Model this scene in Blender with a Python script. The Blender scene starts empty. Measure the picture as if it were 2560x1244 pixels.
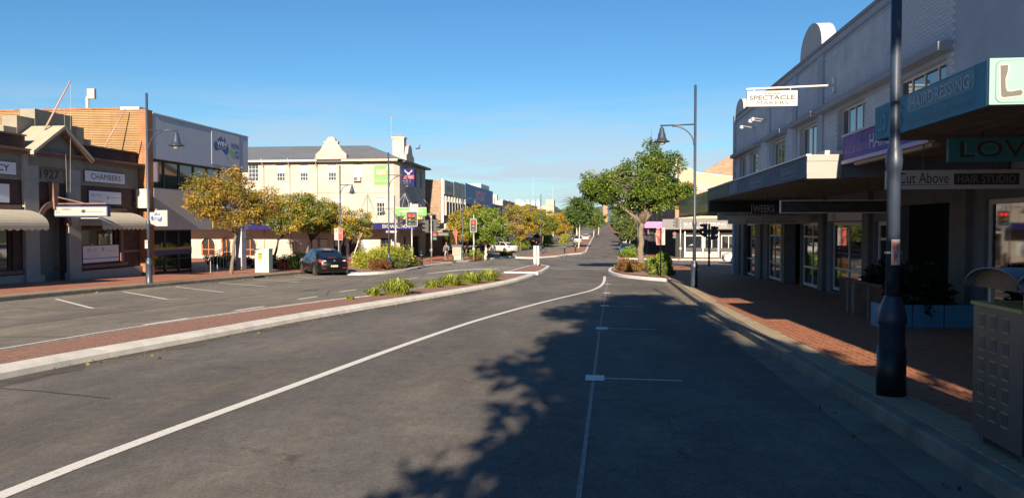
import bpy, bmesh, math, random
import numpy as np
from mathutils import Vector, Matrix
from mathutils.geometry import tessellate_polygon

R = math.radians
rnd = random.Random(7)
C = bpy.context.scene.collection
SC = bpy.context.scene

# ------------------------------------------------------------------ camera
EYE = 1.6
PITCH, YAW = math.atan(57 / 1923), math.atan(224 / 1923 * math.cos(math.atan(57 / 1923)))
cd = bpy.data.cameras.new('camera'); cam = bpy.data.objects.new('camera', cd); C.objects.link(cam)
cam.location = (0, 0, EYE); cam.rotation_euler = (math.pi / 2 - PITCH, 0, YAW)
cd.sensor_width = 36; cd.lens = 1923 / 2560 * 36; cd.clip_start = 0.05; cd.clip_end = 20000
SC.camera = cam

# ------------------------------------------------------------------ sky, sun, exposure
SUN_EL, SUN_AZ = R(20), R(-2.2)          # low sun behind the camera, a touch from the right
w = bpy.data.worlds.new('World'); SC.world = w; w.use_nodes = True
nt = w.node_tree; N = nt.nodes; L = nt.links
N.clear()
wo = N.new('ShaderNodeOutputWorld'); bg = N.new('ShaderNodeBackground'); sky = N.new('ShaderNodeTexSky')
sky.sky_type = 'NISHITA'; sky.sun_disc = False; sky.sun_elevation = SUN_EL; sky.sun_rotation = math.pi + SUN_AZ
sky.air_density = 1.0; sky.dust_density = 0.0; sky.ozone_density = 2.6; sky.altitude = 0
bg.inputs['Strength'].default_value = 0.05
# thin stratus low over the horizon, all round
tc = N.new('ShaderNodeTexCoord'); sep = N.new('ShaderNodeSeparateXYZ'); L.new(tc.outputs['Generated'], sep.inputs[0])
mp = N.new('ShaderNodeMapping'); mp.inputs['Scale'].default_value = (3.2, 3.2, 30); L.new(tc.outputs['Generated'], mp.inputs[0])
nz = N.new('ShaderNodeTexNoise'); nz.inputs['Scale'].default_value = 1.4; nz.inputs['Detail'].default_value = 9; nz.inputs['Roughness'].default_value = .58
L.new(mp.outputs[0], nz.inputs['Vector'])
cr = N.new('ShaderNodeMapRange'); cr.inputs[1].default_value = .42; cr.inputs[2].default_value = .58; cr.inputs[3].default_value = .22; L.new(nz.outputs['Fac'], cr.inputs[0])
band = N.new('ShaderNodeMapRange'); band.inputs[1].default_value = .18; band.inputs[2].default_value = .06; L.new(sep.outputs['Z'], band.inputs[0])
mu = N.new('ShaderNodeMath'); mu.operation = 'MULTIPLY'; L.new(cr.outputs[0], mu.inputs[0]); L.new(band.outputs[0], mu.inputs[1])
mu2 = N.new('ShaderNodeMath'); mu2.operation = 'MULTIPLY'; mu2.inputs[1].default_value = .85; L.new(mu.outputs[0], mu2.inputs[0])
mixc = N.new('ShaderNodeMix'); mixc.data_type = 'RGBA'; hz = N.new('ShaderNodeMapRange'); hz.inputs[1].default_value = .13; hz.inputs[2].default_value = .0; hz.inputs[4].default_value = .7; L.new(sep.outputs['Z'], hz.inputs[0])
mx_ = N.new('ShaderNodeMath'); mx_.operation = 'MAXIMUM'; L.new(mu2.outputs[0], mx_.inputs[0]); L.new(hz.outputs[0], mx_.inputs[1]); L.new(mx_.outputs[0], mixc.inputs['Factor'])
hs = N.new('ShaderNodeHueSaturation'); hs.inputs['Saturation'].default_value = 1.12; L.new(sky.outputs[0], hs.inputs['Color'])
tint = N.new('ShaderNodeMix'); tint.data_type = 'RGBA'; tint.blend_type = 'MULTIPLY'; tint.inputs['Factor'].default_value = 1   # clear, dry winter air: a deeper blue
L.new(hs.outputs[0], tint.inputs['A']); tint.inputs['B'].default_value = (.52, .77, .91, 1)
L.new(tint.outputs['Result'], mixc.inputs['A']); mixc.inputs['B'].default_value = (4.5, 4.9, 5.7, 1)
L.new(mixc.outputs['Result'], bg.inputs['Color']); L.new(bg.outputs[0], wo.inputs[0])

sd = bpy.data.lights.new('sun', 'SUN'); sd.energy = 5.0; sd.angle = R(.53); sd.color = (1, .83, .62)
sun = bpy.data.objects.new('sun', sd); C.objects.link(sun)
sun.rotation_euler = (math.pi / 2 - SUN_EL, 0, -SUN_AZ)
SC.view_settings.view_transform = 'Standard'; SC.view_settings.look = 'None'; SC.view_settings.gamma = 1
SC.view_settings.use_curve_mapping = False
SC.view_settings.exposure = 1.42
SC.cycles.max_bounces = 6; SC.cycles.glossy_bounces = 3; SC.cycles.transmission_bounces = 4; SC.cycles.transparent_max_bounces = 4
SC.cycles.use_denoising = True; SC.cycles.sample_clamp_indirect = 6

# ------------------------------------------------------------------ ground profile: the street dips, then climbs far off
PR = [(-400, 10.8), (0, 0), (40, -1.08), (60, -1.58), (75, -1.86), (90, -1.98), (110, -2.0), (150, -1.85), (200, -1.78), (300, -1.6),
      (400, -1.4), (500, .3), (600, 2.8), (720, 5.2), (1200, 5), (9000, 5)]
def gz(y):
    for (a, za), (b, zb) in zip(PR, PR[1:]):
        if y <= b: return za + (zb - za) * (y - a) / (b - a)
    return PR[-1][1]

# ------------------------------------------------------------------ helpers: meshes
class MB:
    def __init__(s): s.v = []; s.f = []; s.m = []
    def add(s, vs, fs, mi=0):
        o = len(s.v); s.v += [tuple(p) for p in vs]
        for f in fs: s.f.append([i + o for i in f]); s.m.append(mi)
        return s
    def box(s, x0, y0, z0, x1, y1, z1, mi=0):
        x0, x1 = sorted((x0, x1)); y0, y1 = sorted((y0, y1)); z0, z1 = sorted((z0, z1))
        return s.add([(x0,y0,z0),(x1,y0,z0),(x1,y1,z0),(x0,y1,z0),(x0,y0,z1),(x1,y0,z1),(x1,y1,z1),(x0,y1,z1)],
                     [(0,3,2,1),(4,5,6,7),(0,1,5,4),(1,2,6,5),(2,3,7,6),(3,0,4,7)], mi)
    def prism(s, pts, d, mi=0):
        n = len(pts); d = Vector(d); a = [Vector(p) for p in pts]
        return s.add(a + [p + d for p in a], [tuple(range(n))[::-1], tuple(range(n, 2*n))] + [(i, (i+1) % n, n + (i+1) % n, n + i) for i in range(n)], mi)
    def tube(s, path, rad, n=8, mi=0, caps=True):
        P = [Vector(p) for p in path]; rs = rad if isinstance(rad, (list, tuple)) else [rad] * len(P)
        vs = []; fs = []; up = None
        for i, p in enumerate(P):
            t = (P[min(i+1, len(P)-1)] - P[max(i-1, 0)]).normalized()
            if up is None:
                up = Vector((0,0,1)) if abs(t.z) < .9 else Vector((1,0,0))
            a = t.cross(up)
            if a.length < 1e-4: a = t.cross(Vector((0,1,0)))
            a.normalize(); b = t.cross(a).normalized()
            for k in range(n):
                q = 2 * math.pi * k / n; vs.append(p + (a * math.cos(q) + b * math.sin(q)) * rs[i])
        for i in range(len(P) - 1):
            for k in range(n):
                fs.append((i*n + k, i*n + (k+1) % n, (i+1)*n + (k+1) % n, (i+1)*n + k))
        if caps: fs += [tuple(range(n)), tuple(range((len(P)-1)*n, len(P)*n))]
        return s.add(vs, fs, mi)
    def lathe(s, c, prof, n=16, mi=0):
        vs = []; fs = []; m = len(prof)
        for r_, z in prof:
            for k in range(n):
                q = 2*math.pi*k/n; vs.append((c[0] + r_*math.cos(q), c[1] + r_*math.sin(q), c[2] + z))
        for i in range(m-1):
            for k in range(n): fs.append((i*n+k, i*n+(k+1) % n, (i+1)*n+(k+1) % n, (i+1)*n+k))
        fs += [tuple(range(n))[::-1], tuple(range((m-1)*n, m*n))]
        return s.add(vs, fs, mi)
    def build(s, name, mat, parent=None, smooth=False, kind=None):
        me = bpy.data.meshes.new(name); me.from_pydata(s.v, [], s.f)
        for m_ in (mat if isinstance(mat, (list, tuple)) else [mat]): me.materials.append(m_)
        if any(s.m): me.polygons.foreach_set('material_index', s.m)
        bm = bmesh.new(); bm.from_mesh(me); bmesh.ops.recalc_face_normals(bm, faces=bm.faces); bm.to_mesh(me); bm.free()
        if smooth: me.polygons.foreach_set('use_smooth', [True] * len(me.polygons))
        return obj(name, me, parent, kind)

def obj(name, me, parent=None, kind=None):
    o = bpy.data.objects.new(name, me); C.objects.link(o)
    if parent is not None: adopt(o, parent)
    if kind: o['kind'] = kind
    return o
def world_of(o):
    return o.matrix_basis.copy() if o.parent is None else world_of(o.parent) @ o.matrix_parent_inverse @ o.matrix_basis
def adopt(o, parent):
    o.parent = parent
    wm = world_of(parent)
    if wm != Matrix(): o.matrix_parent_inverse = wm.inverted()
def tag(o, label, cat, group=None):
    o['label'] = label; o['category'] = cat
    if group: o['group'] = group
    return o
def thing(name, label, cat, loc=(0,0,0), group=None, rz=0):
    o = bpy.data.objects.new(name, None); C.objects.link(o); o.empty_display_size = .2
    o.location = loc; o.rotation_euler = (0, 0, rz)
    return tag(o, label, cat, group)
def struct(o): o['kind'] = 'structure'; return o
def copy_tree(o, parent=None):
    c = o.copy(); C.objects.link(c)
    if parent is not None: c.parent = parent
    for ch in list(o.children): copy_tree(ch, c)
    return c
def place(root, loc, rz=0, label=None, group=None):
    root.location = loc; root.rotation_euler = (0, 0, rz)
    if label: root['label'] = label
    if group: root['group'] = group
    return root

# ------------------------------------------------------------------ helpers: materials
def M(name, col, rough=.75, metal=0, var=0, vs=2.5, bump=0, bs=30, spec=.5, col2=None, coat=0, emit=0):
    m = bpy.data.materials.new(name); m.use_nodes = True; nt = m.node_tree; b = nt.nodes['Principled BSDF']
    b.inputs['Base Color'].default_value = (*col, 1); b.inputs['Roughness'].default_value = rough; b.inputs['Metallic'].default_value = metal
    b.inputs['Specular IOR Level'].default_value = spec; b.inputs['Coat Weight'].default_value = coat
    if emit: b.inputs['Emission Color'].default_value = (*col, 1); b.inputs['Emission Strength'].default_value = emit
    if var or bump:
        tc = nt.nodes.new('ShaderNodeTexCoord')
    if var:
        n = nt.nodes.new('ShaderNodeTexNoise'); n.inputs['Scale'].default_value = vs; n.inputs['Detail'].default_value = 8; n.inputs['Roughness'].default_value = .65
        nt.links.new(tc.outputs['Object'], n.inputs['Vector'])
        r = nt.nodes.new('ShaderNodeMapRange'); r.inputs[1].default_value = .3; r.inputs[2].default_value = .7; nt.links.new(n.outputs['Fac'], r.inputs[0])
        x = nt.nodes.new('ShaderNodeMix'); x.data_type = 'RGBA'
        c2 = col2 or tuple(min(1, c*(1+var)) for c in col); c1 = col if col2 else tuple(c*(1-var) for c in col)
        x.inputs['A'].default_value = (*c1, 1); x.inputs['B'].default_value = (*c2, 1)
        nt.links.new(r.outputs[0], x.inputs['Factor']); nt.links.new(x.outputs['Result'], b.inputs['Base Color'])
    if bump:
        n2 = nt.nodes.new('ShaderNodeTexNoise'); n2.inputs['Scale'].default_value = bs; n2.inputs['Detail'].default_value = 6
        nt.links.new(tc.outputs['Object'], n2.inputs['Vector'])
        bp = nt.nodes.new('ShaderNodeBump'); bp.inputs['Strength'].default_value = bump; bp.inputs['Distance'].default_value = .02
        nt.links.new(n2.outputs['Fac'], bp.inputs['Height']); nt.links.new(bp.outputs[0], b.inputs['Normal'])
    return m

def brickmat(name, ax, c1, c2, mort, bw=.24, bh=.086, ms=.01, rough=.85, bump=.6, var=.35, off=.5):
    """brick / paver pattern laid over the plane of the two given axes"""
    m = M(name, c1, rough); nt = m.node_tree; b = nt.nodes['Principled BSDF']
    tc = nt.nodes.new('ShaderNodeTexCoord'); se = nt.nodes.new('ShaderNodeSeparateXYZ'); co = nt.nodes.new('ShaderNodeCombineXYZ')
    nt.links.new(tc.outputs['Object'], se.inputs[0]); nt.links.new(se.outputs[ax[0]], co.inputs[0]); nt.links.new(se.outputs[ax[1]], co.inputs[1])
    t = nt.nodes.new('ShaderNodeTexBrick'); nt.links.new(co.outputs[0], t.inputs['Vector'])
    t.inputs['Scale'].default_value = 1; t.inputs['Brick Width'].default_value = bw; t.inputs['Row Height'].default_value = bh
    t.inputs['Mortar Size'].default_value = ms; t.inputs['Mortar Smooth'].default_value = .3; t.offset = off
    t.inputs['Color1'].default_value = (*c1, 1); t.inputs['Color2'].default_value = (*c2, 1); t.inputs['Mortar'].default_value = (*mort, 1)
    n = nt.nodes.new('ShaderNodeTexNoise'); n.inputs['Scale'].default_value = 1.3; n.inputs['Detail'].default_value = 9; n.inputs['Roughness'].default_value = .7
    nt.links.new(tc.outputs['Object'], n.inputs['Vector'])
    r = nt.nodes.new('ShaderNodeMapRange'); r.inputs[1].default_value = .3; r.inputs[2].default_value = .7; r.inputs[3].default_value = 1 - var; r.inputs[4].default_value = 1 + var * .6
    nt.links.new(n.outputs['Fac'], r.inputs[0])
    x = nt.nodes.new('ShaderNodeMix'); x.data_type = 'RGBA'; x.blend_type = 'MULTIPLY'; x.inputs['Factor'].default_value = 1
    nt.links.new(t.outputs['Color'], x.inputs['A']); nt.links.new(r.outputs[0], x.inputs['B']); nt.links.new(x.outputs['Result'], b.inputs['Base Color'])
    bp = nt.nodes.new('ShaderNodeBump'); bp.invert = True; bp.inputs['Strength'].default_value = bump; bp.inputs['Distance'].default_value = .012
    nt.links.new(t.outputs['Fac'], bp.inputs['Height']); nt.links.new(bp.outputs[0], b.inputs['Normal'])
    return m

def asphalt_mat(name, ca, cb):
    m = M(name, ca, .9, spec=.18); nt = m.node_tree; b = nt.nodes['Principled BSDF']; K = nt.links
    tc = nt.nodes.new('ShaderNodeTexCoord')
    def noise(s, d, r=.6, sc=None):
        n = nt.nodes.new('ShaderNodeTexNoise'); n.inputs['Scale'].default_value = s; n.inputs['Detail'].default_value = d; n.inputs['Roughness'].default_value = r
        if sc:
            mp = nt.nodes.new('ShaderNodeMapping'); mp.inputs['Scale'].default_value = sc; K.new(tc.outputs['Object'], mp.inputs[0]); K.new(mp.outputs[0], n.inputs['Vector'])
        else: K.new(tc.outputs['Object'], n.inputs['Vector'])
        return n
    def ramp(src, a, c, lo, hi):
        r = nt.nodes.new('ShaderNodeMapRange'); r.inputs[1].default_value = a; r.inputs[2].default_value = c; r.inputs[3].default_value = lo; r.inputs[4].default_value = hi
        K.new(src, r.inputs[0]); return r.outputs[0]
    def mul(a, c):
        x = nt.nodes.new('ShaderNodeMath'); x.operation = 'MULTIPLY'; K.new(a, x.inputs[0]); K.new(c, x.inputs[1]); return x.outputs[0]
    big = ramp(noise(.35, 6, .62, (1.6, .35, 1)).outputs['Fac'], .3, .72, .74, 1.28)
    mid = mul(ramp(noise(3.2, 8, .7).outputs['Fac'], .3, .7, .84, 1.16), ramp(noise(14, 8, .8, (1, .5, 1)).outputs['Fac'], .3, .7, .80, 1.20))
    fine = mul(ramp(noise(95, 3, .8).outputs['Fac'], .3, .7, .6, 1.4), ramp(noise(38, 4, .8).outputs['Fac'], .3, .7, .72, 1.28))
    f = mul(mul(big, mid), fine)
    tone = nt.nodes.new('ShaderNodeMix'); tone.data_type = 'RGBA'; tone.inputs['A'].default_value = (*ca, 1); tone.inputs['B'].default_value = (*cb, 1)
    K.new(ramp(noise(.9, 7, .66, (1.1,.45,1)).outputs['Fac'], .45, .66, 0, 1), tone.inputs['Factor'])
    # hairline cracking, only in some patches
    dn = noise(.8, 5); ad = nt.nodes.new('ShaderNodeVectorMath'); ad.operation = 'MULTIPLY_ADD'; ad.inputs[1].default_value = (1.6, 1.6, 0)
    K.new(dn.outputs['Color'], ad.inputs[0]); K.new(tc.outputs['Object'], ad.inputs[2])
    vo = nt.nodes.new('ShaderNodeTexVoronoi'); vo.feature = 'DISTANCE_TO_EDGE'; vo.inputs['Scale'].default_value = .55; K.new(ad.outputs[0], vo.inputs['Vector'])
    ck = ramp(vo.outputs['Distance'], .0, .012, .55, 1.0); cm = ramp(noise(.22, 3).outputs['Fac'], .50, .56, 0, 1)
    cx = nt.nodes.new('ShaderNodeMix'); cx.data_type = 'FLOAT'; K.new(cm, cx.inputs['Factor']); cx.inputs['A'].default_value = 1; K.new(ck, cx.inputs['B'])
    f = mul(f, cx.outputs['Result'])
    spots = ramp(noise(5.5, 2, .5).outputs['Fac'], .66, .82, 1, .72); f = mul(f, spots)
    x = nt.nodes.new('ShaderNodeMix'); x.data_type = 'RGBA'; x.blend_type = 'MULTIPLY'; x.inputs['Factor'].default_value = 1
    K.new(tone.outputs['Result'], x.inputs['A']); K.new(f, x.inputs['B']); K.new(x.outputs['Result'], b.inputs['Base Color'])
    bp = nt.nodes.new('ShaderNodeBump'); bp.inputs['Strength'].default_value = .55; bp.inputs['Distance'].default_value = .008
    K.new(noise(120, 3, .7).outputs['Fac'], bp.inputs['Height']); K.new(bp.outputs[0], b.inputs['Normal'])
    return m

def paint_mat(name, col, wear=.5):
    """road paint worn through to asphalt in flecks"""
    m = M(name, col, .7); nt = m.node_tree; b = nt.nodes['Principled BSDF']; K = nt.links
    tc = nt.nodes.new('ShaderNodeTexCoord'); n = nt.nodes.new('ShaderNodeTexNoise'); n.inputs['Scale'].default_value = 26; n.inputs['Detail'].default_value = 8; n.inputs['Roughness'].default_value = .75
    K.new(tc.outputs['Object'], n.inputs['Vector'])
    r = nt.nodes.new('ShaderNodeMapRange'); r.inputs[1].default_value = wear; r.inputs[2].default_value = wear + .12; K.new(n.outputs['Fac'], r.inputs[0])
    x = nt.nodes.new('ShaderNodeMix'); x.data_type = 'RGBA'; x.inputs['A'].default_value = (*col, 1); x.inputs['B'].default_value = (.13,.125,.115,1)
    K.new(r.outputs[0], x.inputs['Factor']); K.new(x.outputs['Result'], b.inputs['Base Color'])
    return m

def leaf_mat(name, trans=.32, rough=.5):
    m = bpy.data.materials.new(name); m.use_nodes = True; nt = m.node_tree; K = nt.links; nt.nodes.clear()
    o = nt.nodes.new('ShaderNodeOutputMaterial'); a = nt.nodes.new('ShaderNodeAttribute'); a.attribute_name = 'Col'
    p = nt.nodes.new('ShaderNodeBsdfPrincipled'); p.inputs['Roughness'].default_value = rough; p.inputs['Specular IOR Level'].default_value = .35
    t = nt.nodes.new('ShaderNodeBsdfTranslucent'); mx = nt.nodes.new('ShaderNodeMixShader'); mx.inputs[0].default_value = trans
    K.new(a.outputs['Color'], p.inputs['Base Color']); K.new(a.outputs['Color'], t.inputs['Color'])
    K.new(p.outputs[0], mx.inputs[1]); K.new(t.outputs[0], mx.inputs[2]); K.new(mx.outputs[0], o.inputs[0])
    return m

def glass_mat(name, col, rough=.03, spec=1.0, ior=1.6):
    m = M(name, col, rough, spec=spec); m.node_tree.nodes['Principled BSDF'].inputs['IOR'].default_value = ior; return m

asphalt = asphalt_mat('asphalt', (.120,.113,.109), (.160,.145,.124))
asphalt_pale = asphalt_mat('pale_asphalt', (.165,.152,.136), (.215,.190,.152))
m_white = paint_mat('road_paint_white', (.66,.65,.62), .565)
m_white_worn = paint_mat('road_paint_worn', (.55,.55,.53), .49)
m_tar = M('bitumen_seal', (.035,.033,.032), .6, var=.3)
m_conc = M('kerb_concrete', (.20,.178,.14), .9, var=.35, vs=2, bump=.2, bs=60)
m_gutterc = M('gutter_concrete', (.16,.142,.112), .92, var=.35, vs=1.6, bump=.2, bs=60)
m_conc_pale = M('median_concrete', (.56,.55,.52), .88, var=.2, vs=3, bump=.12, bs=90)
m_kerbwhite = M('white_painted_kerb', (.58,.57,.55), .75, var=.2, vs=9, bump=.3, bs=25)
m_gravel = M('red_gravel', (.25,.13,.095), .95, var=.6, vs=17, bump=1.0, bs=40)
m_pave_r = brickmat('clay_paving_right', (1,0), (.27,.10,.05), (.33,.13,.07), (.13,.06,.04), .23, .115, .006, bump=.35, var=.3)
m_pave_l = brickmat('clay_paving_left', (1,0), (.33,.12,.075), (.40,.165,.10), (.17,.08,.06), .23, .115, .006, bump=.35, var=.28)
m_paver = M('clay_paver', (.31,.118,.058), .85, var=.3, vs=5, bump=.3, bs=60)
m_edge = M('sand_edge_paver', (.30,.245,.165), .88, var=.35, vs=6, bump=.4, bs=50)
m_soil = M('bark_mulch', (.24,.15,.11), .95, var=.5, vs=20, bump=.9, bs=40)
m_earth = M('far_ground', (.14,.15,.08), .95, var=.4, vs=.05)
m_glass = glass_mat('shop_glass', (.012,.014,.017))
m_glass_sky = glass_mat('upper_glass', (.02,.025,.035), ior=1.9)
m_black = M('black_paint', (.012,.012,.013), .5)
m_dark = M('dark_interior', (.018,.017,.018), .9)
m_navy = M('navy_pole_paint', (.026,.038,.064), .42, spec=.5, var=.12, vs=6)
m_navyband = M('black_band', (.008,.009,.011), .45)
m_galv = M('galvanised_steel', (.34,.34,.33), .45, metal=.35, var=.1)
m_steel = M('brushed_steel', (.46,.47,.48), .38, metal=.9, var=.12, vs=5)
m_whitep = M('white_paint', (.46,.455,.44), .6, var=.05)
m_signw = M('sign_white', (.29,.29,.285), .5)
m_red = M('sign_red', (.62,.03,.025), .5)
m_ink = M('sign_ink', (.025,.025,.03), .6)
m_leaf = leaf_mat('leaf')
m_bark = M('bark', (.135,.105,.08), .92, var=.35, vs=6, bump=.8, bs=18)
m_bark_pale = M('pale_bark', (.42,.36,.29), .9, var=.35, vs=5, bump=.6, bs=20)
m_bark_dark = M('dark_bark', (.055,.042,.034), .92, var=.3, vs=6, bump=.8, bs=18)

# ================================================================== ground, road, kerbs, paving
def sheet(name, pts, dz, mat, parent=None, step=4.0, kind=None):
    """flat polygon draped over the street profile; dz: number or f(x, y)"""
    bm = bmesh.new(); bv = [bm.verts.new((x, y, 0)) for x, y in pts]
    for tri in tessellate_polygon([[Vector((x, y, 0)) for x, y in pts]]):
        try: bm.faces.new([bv[i] for i in tri])
        except ValueError: pass
    ys = [p[1] for p in pts]; lo, hi = min(ys), max(ys)
    cuts = [p[0] for p in PR if lo < p[0] < hi]
    y = math.ceil(lo / step) * step
    while y < hi and len(cuts) < 260:
        cuts.append(y); y += step if y < 130 else 25
    for c in cuts:
        bmesh.ops.bisect_plane(bm, geom=bm.verts[:] + bm.edges[:] + bm.faces[:], plane_co=(0, c, 0), plane_no=(0, 1, 0))
    bmesh.ops.triangulate(bm, faces=bm.faces[:])
    for v in bm.verts: v.co.z = gz(v.co.y) + (dz(v.co.x, v.co.y) if callable(dz) else dz)
    bmesh.ops.recalc_face_normals(bm, faces=bm.faces)
    if bm.faces and sum(f.normal.z for f in bm.faces) < 0: bmesh.ops.reverse_faces(bm, faces=bm.faces)
    me = bpy.data.meshes.new(name); bm.to_mesh(me); bm.free(); me.materials.append(mat)
    return obj(name, me, parent, kind)

def lerp_poly(pts, t):
    for (x0, y0), (x1, y1) in zip(pts, pts[1:]):
        d = math.hypot(x1 - x0, y1 - y0)
        if t <= d: return (x0 + (x1-x0) * t / d, y0 + (y1-y0) * t / d), ((x1-x0) / d, (y1-y0) / d)
        t -= d
    return pts[-1], ((pts[-1][0]-pts[-2][0]) / d, (pts[-1][1]-pts[-2][1]) / d)
def smooth_poly(pts, n=6):
    out = []
    for i in range(len(pts) - 1):
        p0 = pts[max(i-1, 0)]; p1 = pts[i]; p2 = pts[i+1]; p3 = pts[min(i+2, len(pts)-1)]
        for k in range(n):
            t = k / n; t2 = t*t; t3 = t2*t
            out.append(tuple(.5 * (2*p1[j] + (p2[j]-p0[j])*t + (2*p0[j]-5*p1[j]+4*p2[j]-p3[j])*t2 + (-p0[j]+3*p1[j]-3*p2[j]+p3[j])*t3) for j in (0, 1)))
    return out + [pts[-1]]
def plen(pts): return sum(math.hypot(b[0]-a[0], b[1]-a[1]) for a, b in zip(pts, pts[1:]))

def kerb(parent, pts, side, mat, prof, seg=2.4, name='kerb_stone', a0=0, a1=None, gap=.007, mat_at=None):
    """kerb laid stone by stone along a line; prof: (offset towards side, height) closed outline"""
    Ln = plen(pts); a1 = Ln if a1 is None else min(a1, Ln); t = a0
    while t < a1 - .05:
        e = min(t + seg, a1); n = max(2, int((e - t) / .6) + 1); mb = MB(); vs = []
        for k in range(n):
            (x, y), (tx, ty) = lerp_poly(pts, t + gap/2 + (e - t - gap) * k / (n - 1))
            nx, ny = (ty, -tx) if side > 0 else (-ty, tx)
            for o, h in prof: vs.append((x + nx*o, y + ny*o, gz(y) + h))
        m = len(prof)
        fs = [tuple(range(m)), tuple(range((n-1)*m, n*m))] + [(i*m+j, i*m+(j+1) % m, (i+1)*m+(j+1) % m, (i+1)*m+j) for i in range(n-1) for j in range(m)]
        mb.add(vs, fs); mb.build(name, mat_at(t) if mat_at else mat, parent); t = e

def stripe(name, pts, wd, mat, parent, dz=.006, piece=None):
    L_ = []; R_ = []
    for i, (x, y) in enumerate(pts):
        a = pts[max(i-1, 0)]; b = pts[min(i+1, len(pts)-1)]; d = math.hypot(b[0]-a[0], b[1]-a[1]); nx, ny = (b[1]-a[1]) / d, -(b[0]-a[0]) / d
        L_.append((x - nx*wd/2, y - ny*wd/2)); R_.append((x + nx*wd/2, y + ny*wd/2))
    mb = MB(); vs = [(x, y, gz(y) + dz) for x, y in L_] + [(x, y, gz(y) + dz) for x, y in R_]; n = len(pts)
    mb.add(vs, [(i, i+1, n+i+1, n+i) for i in range(n-1)])
    return mb.build(name, mat, parent)
def dense(pts, st=1.0):
    Ln = plen(pts); n = max(2, int(Ln / st)); return [lerp_poly(pts, Ln * k / n)[0] for k in range(n + 1)]

# far terrain and the sheet of asphalt
gm = MB(); xs = [-6000, -1500, -400, -120, 120, 400, 1500, 6000]; ys = [-400, -100, 0, 40, 60, 75, 90, 110, 150, 200, 300, 400, 500, 600, 720, 1200, 2500, 9000]
gm.add([(x, y, gz(y) - .06) for y in ys for x in xs], [(j*8+i, j*8+i+1, (j+1)*8+i+1, (j+1)*8+i) for j in range(len(ys)-1) for i in range(7)])
struct(gm.build('ground', m_earth))
road = struct(sheet('road', [(-19, -60), (70, -60), (70, 120), (8, 120), (8, 700), (-19, 700)], 0, asphalt))

sheet('pale_carriageway', [(-16.4,-60), (-8.62,-60), (-8.62,4), (-8.55,10), (-8.3,15.2), (-7.45,20.7), (-6.9,22.8), (-6.25,30), (-5.7,38.3), (-5.5,43.5), (-5.5,58), (-9.5,84), (-9.5,88), (-6.2,100), (-5.3,112), (-4.3,240), (-4.3,420), (-19,420), (-19,-60)], .002, asphalt_pale, road)
# ---- right footpath
KR = smooth_poly([(2.50,-40), (2.50,0), (2.53,6), (2.55,12), (2.60,18), (2.72,24), (2.93,31), (3.06,36.2)], 4)
BR = smooth_poly([(3.06,36.2), (1.9,38.6), (.95,41.6), (.47,46), (.42,50), (.66,55), (1.6,58.6), (4.2,59.8), (9,59.9), (40,60.2)], 6)
def dzr(x, y): return .135 + .07 * max(0, min(1, (x - 2.7) / 4.5))
fp_r = struct(sheet('footpath_right', [(x + .13, y) for x, y in KR] + [(3.19, 36.35)] + [(x + .1, y - .02) for x, y in BR[1:-8]] + [(40, 59.9), (40, 43), (8.2, 43), (8.2, -40)], dzr, m_pave_r))
prof = [(0, -.05), (.012, .118), (.035, .134), (.15, .136), (.15, -.05)]
kerb(fp_r, KR, 1, m_conc, prof, 2.4, a0=40)
kerb(fp_r, KR, 1, m_conc, prof, 10, a0=0, a1=40)
kerb(fp_r, BR, 1, m_kerbwhite, [(0, -.05), (.02, .125), (.05, .145), (.20, .145), (.20, -.05)], 1.9)
# concrete gutter apron at the foot of the kerb
gut = [(2.06,-40),(2.10,0),(2.14,6),(2.2,12),(2.3,18),(2.42,24),(2.62,31),(2.8,36)]
sheet('gutter', gut + [(3.03, 36.2)] + KR[::-1], .005, m_gutterc, road)
# sandy edge course: header pavers along the kerb, the near ones laid one by one
bm_ = MB().box(-.17, -.053, -.05, .17, .053, 0); ep = bm_.build('edge_paver', m_edge, fp_r); epm = ep.data
y = 4.4; first = True
while y < 36:
    (kx, ky), _ = lerp_poly(KR, 40 + y)
    o = ep if first else obj('edge_paver', epm, fp_r)
    o.location = (kx + .335, ky, gz(ky) + .145 + rnd.uniform(-.002, .003)); o.rotation_euler = (rnd.uniform(-.008,.008), rnd.uniform(-.01,.01), rnd.uniform(-.012,.012) )
    first = False; y += .115 if y < 26 else .116
# clay pavers of the near footpath: the nearest 300 singly, the rest joined
bp_ = MB().box(-.056, -.112, -.05, .056, .112, 0); pv = bp_.build('paver', m_paver, fp_r); pvm = pv.data; far_pavers = MB(); k = 0
rows = []
for i in range(34):
    for j in range(70):
        x = 3.10 + i * .117; y = 5.2 + (j + (.5 if i % 2 else 0)) * .2305
        if x < 7.0: rows.append((y * 1.0 + x * .3, x, y))
rows.sort()
for q, x, y in rows:
    z = gz(y) + dzr(x, y) + .009 + rnd.uniform(-.0015, .0025)
    if k < 290:
        o = pv if k == 0 else obj('paver', pvm, fp_r); o.location = (x, y, z); o.rotation_euler = (-.027 + rnd.uniform(-.008,.008), rnd.uniform(-.01,.01), 0)
    else: far_pavers.box(x - .056, y - .112, z - .05, x + .056, y + .112, z)
    k += 1
far_pavers.build('paver_field', m_paver, fp_r, kind='stuff')
# planting bed in the kerb bulge
sheet('planting_bed', [(.72,46), (.66,50), (.9,54.6), (1.8,58), (3.3,58.8), (3.6,52), (3.4,44), (3.1,38.2), (2.2,39), (1.25,41.8)], .165, m_soil, fp_r)
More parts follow.
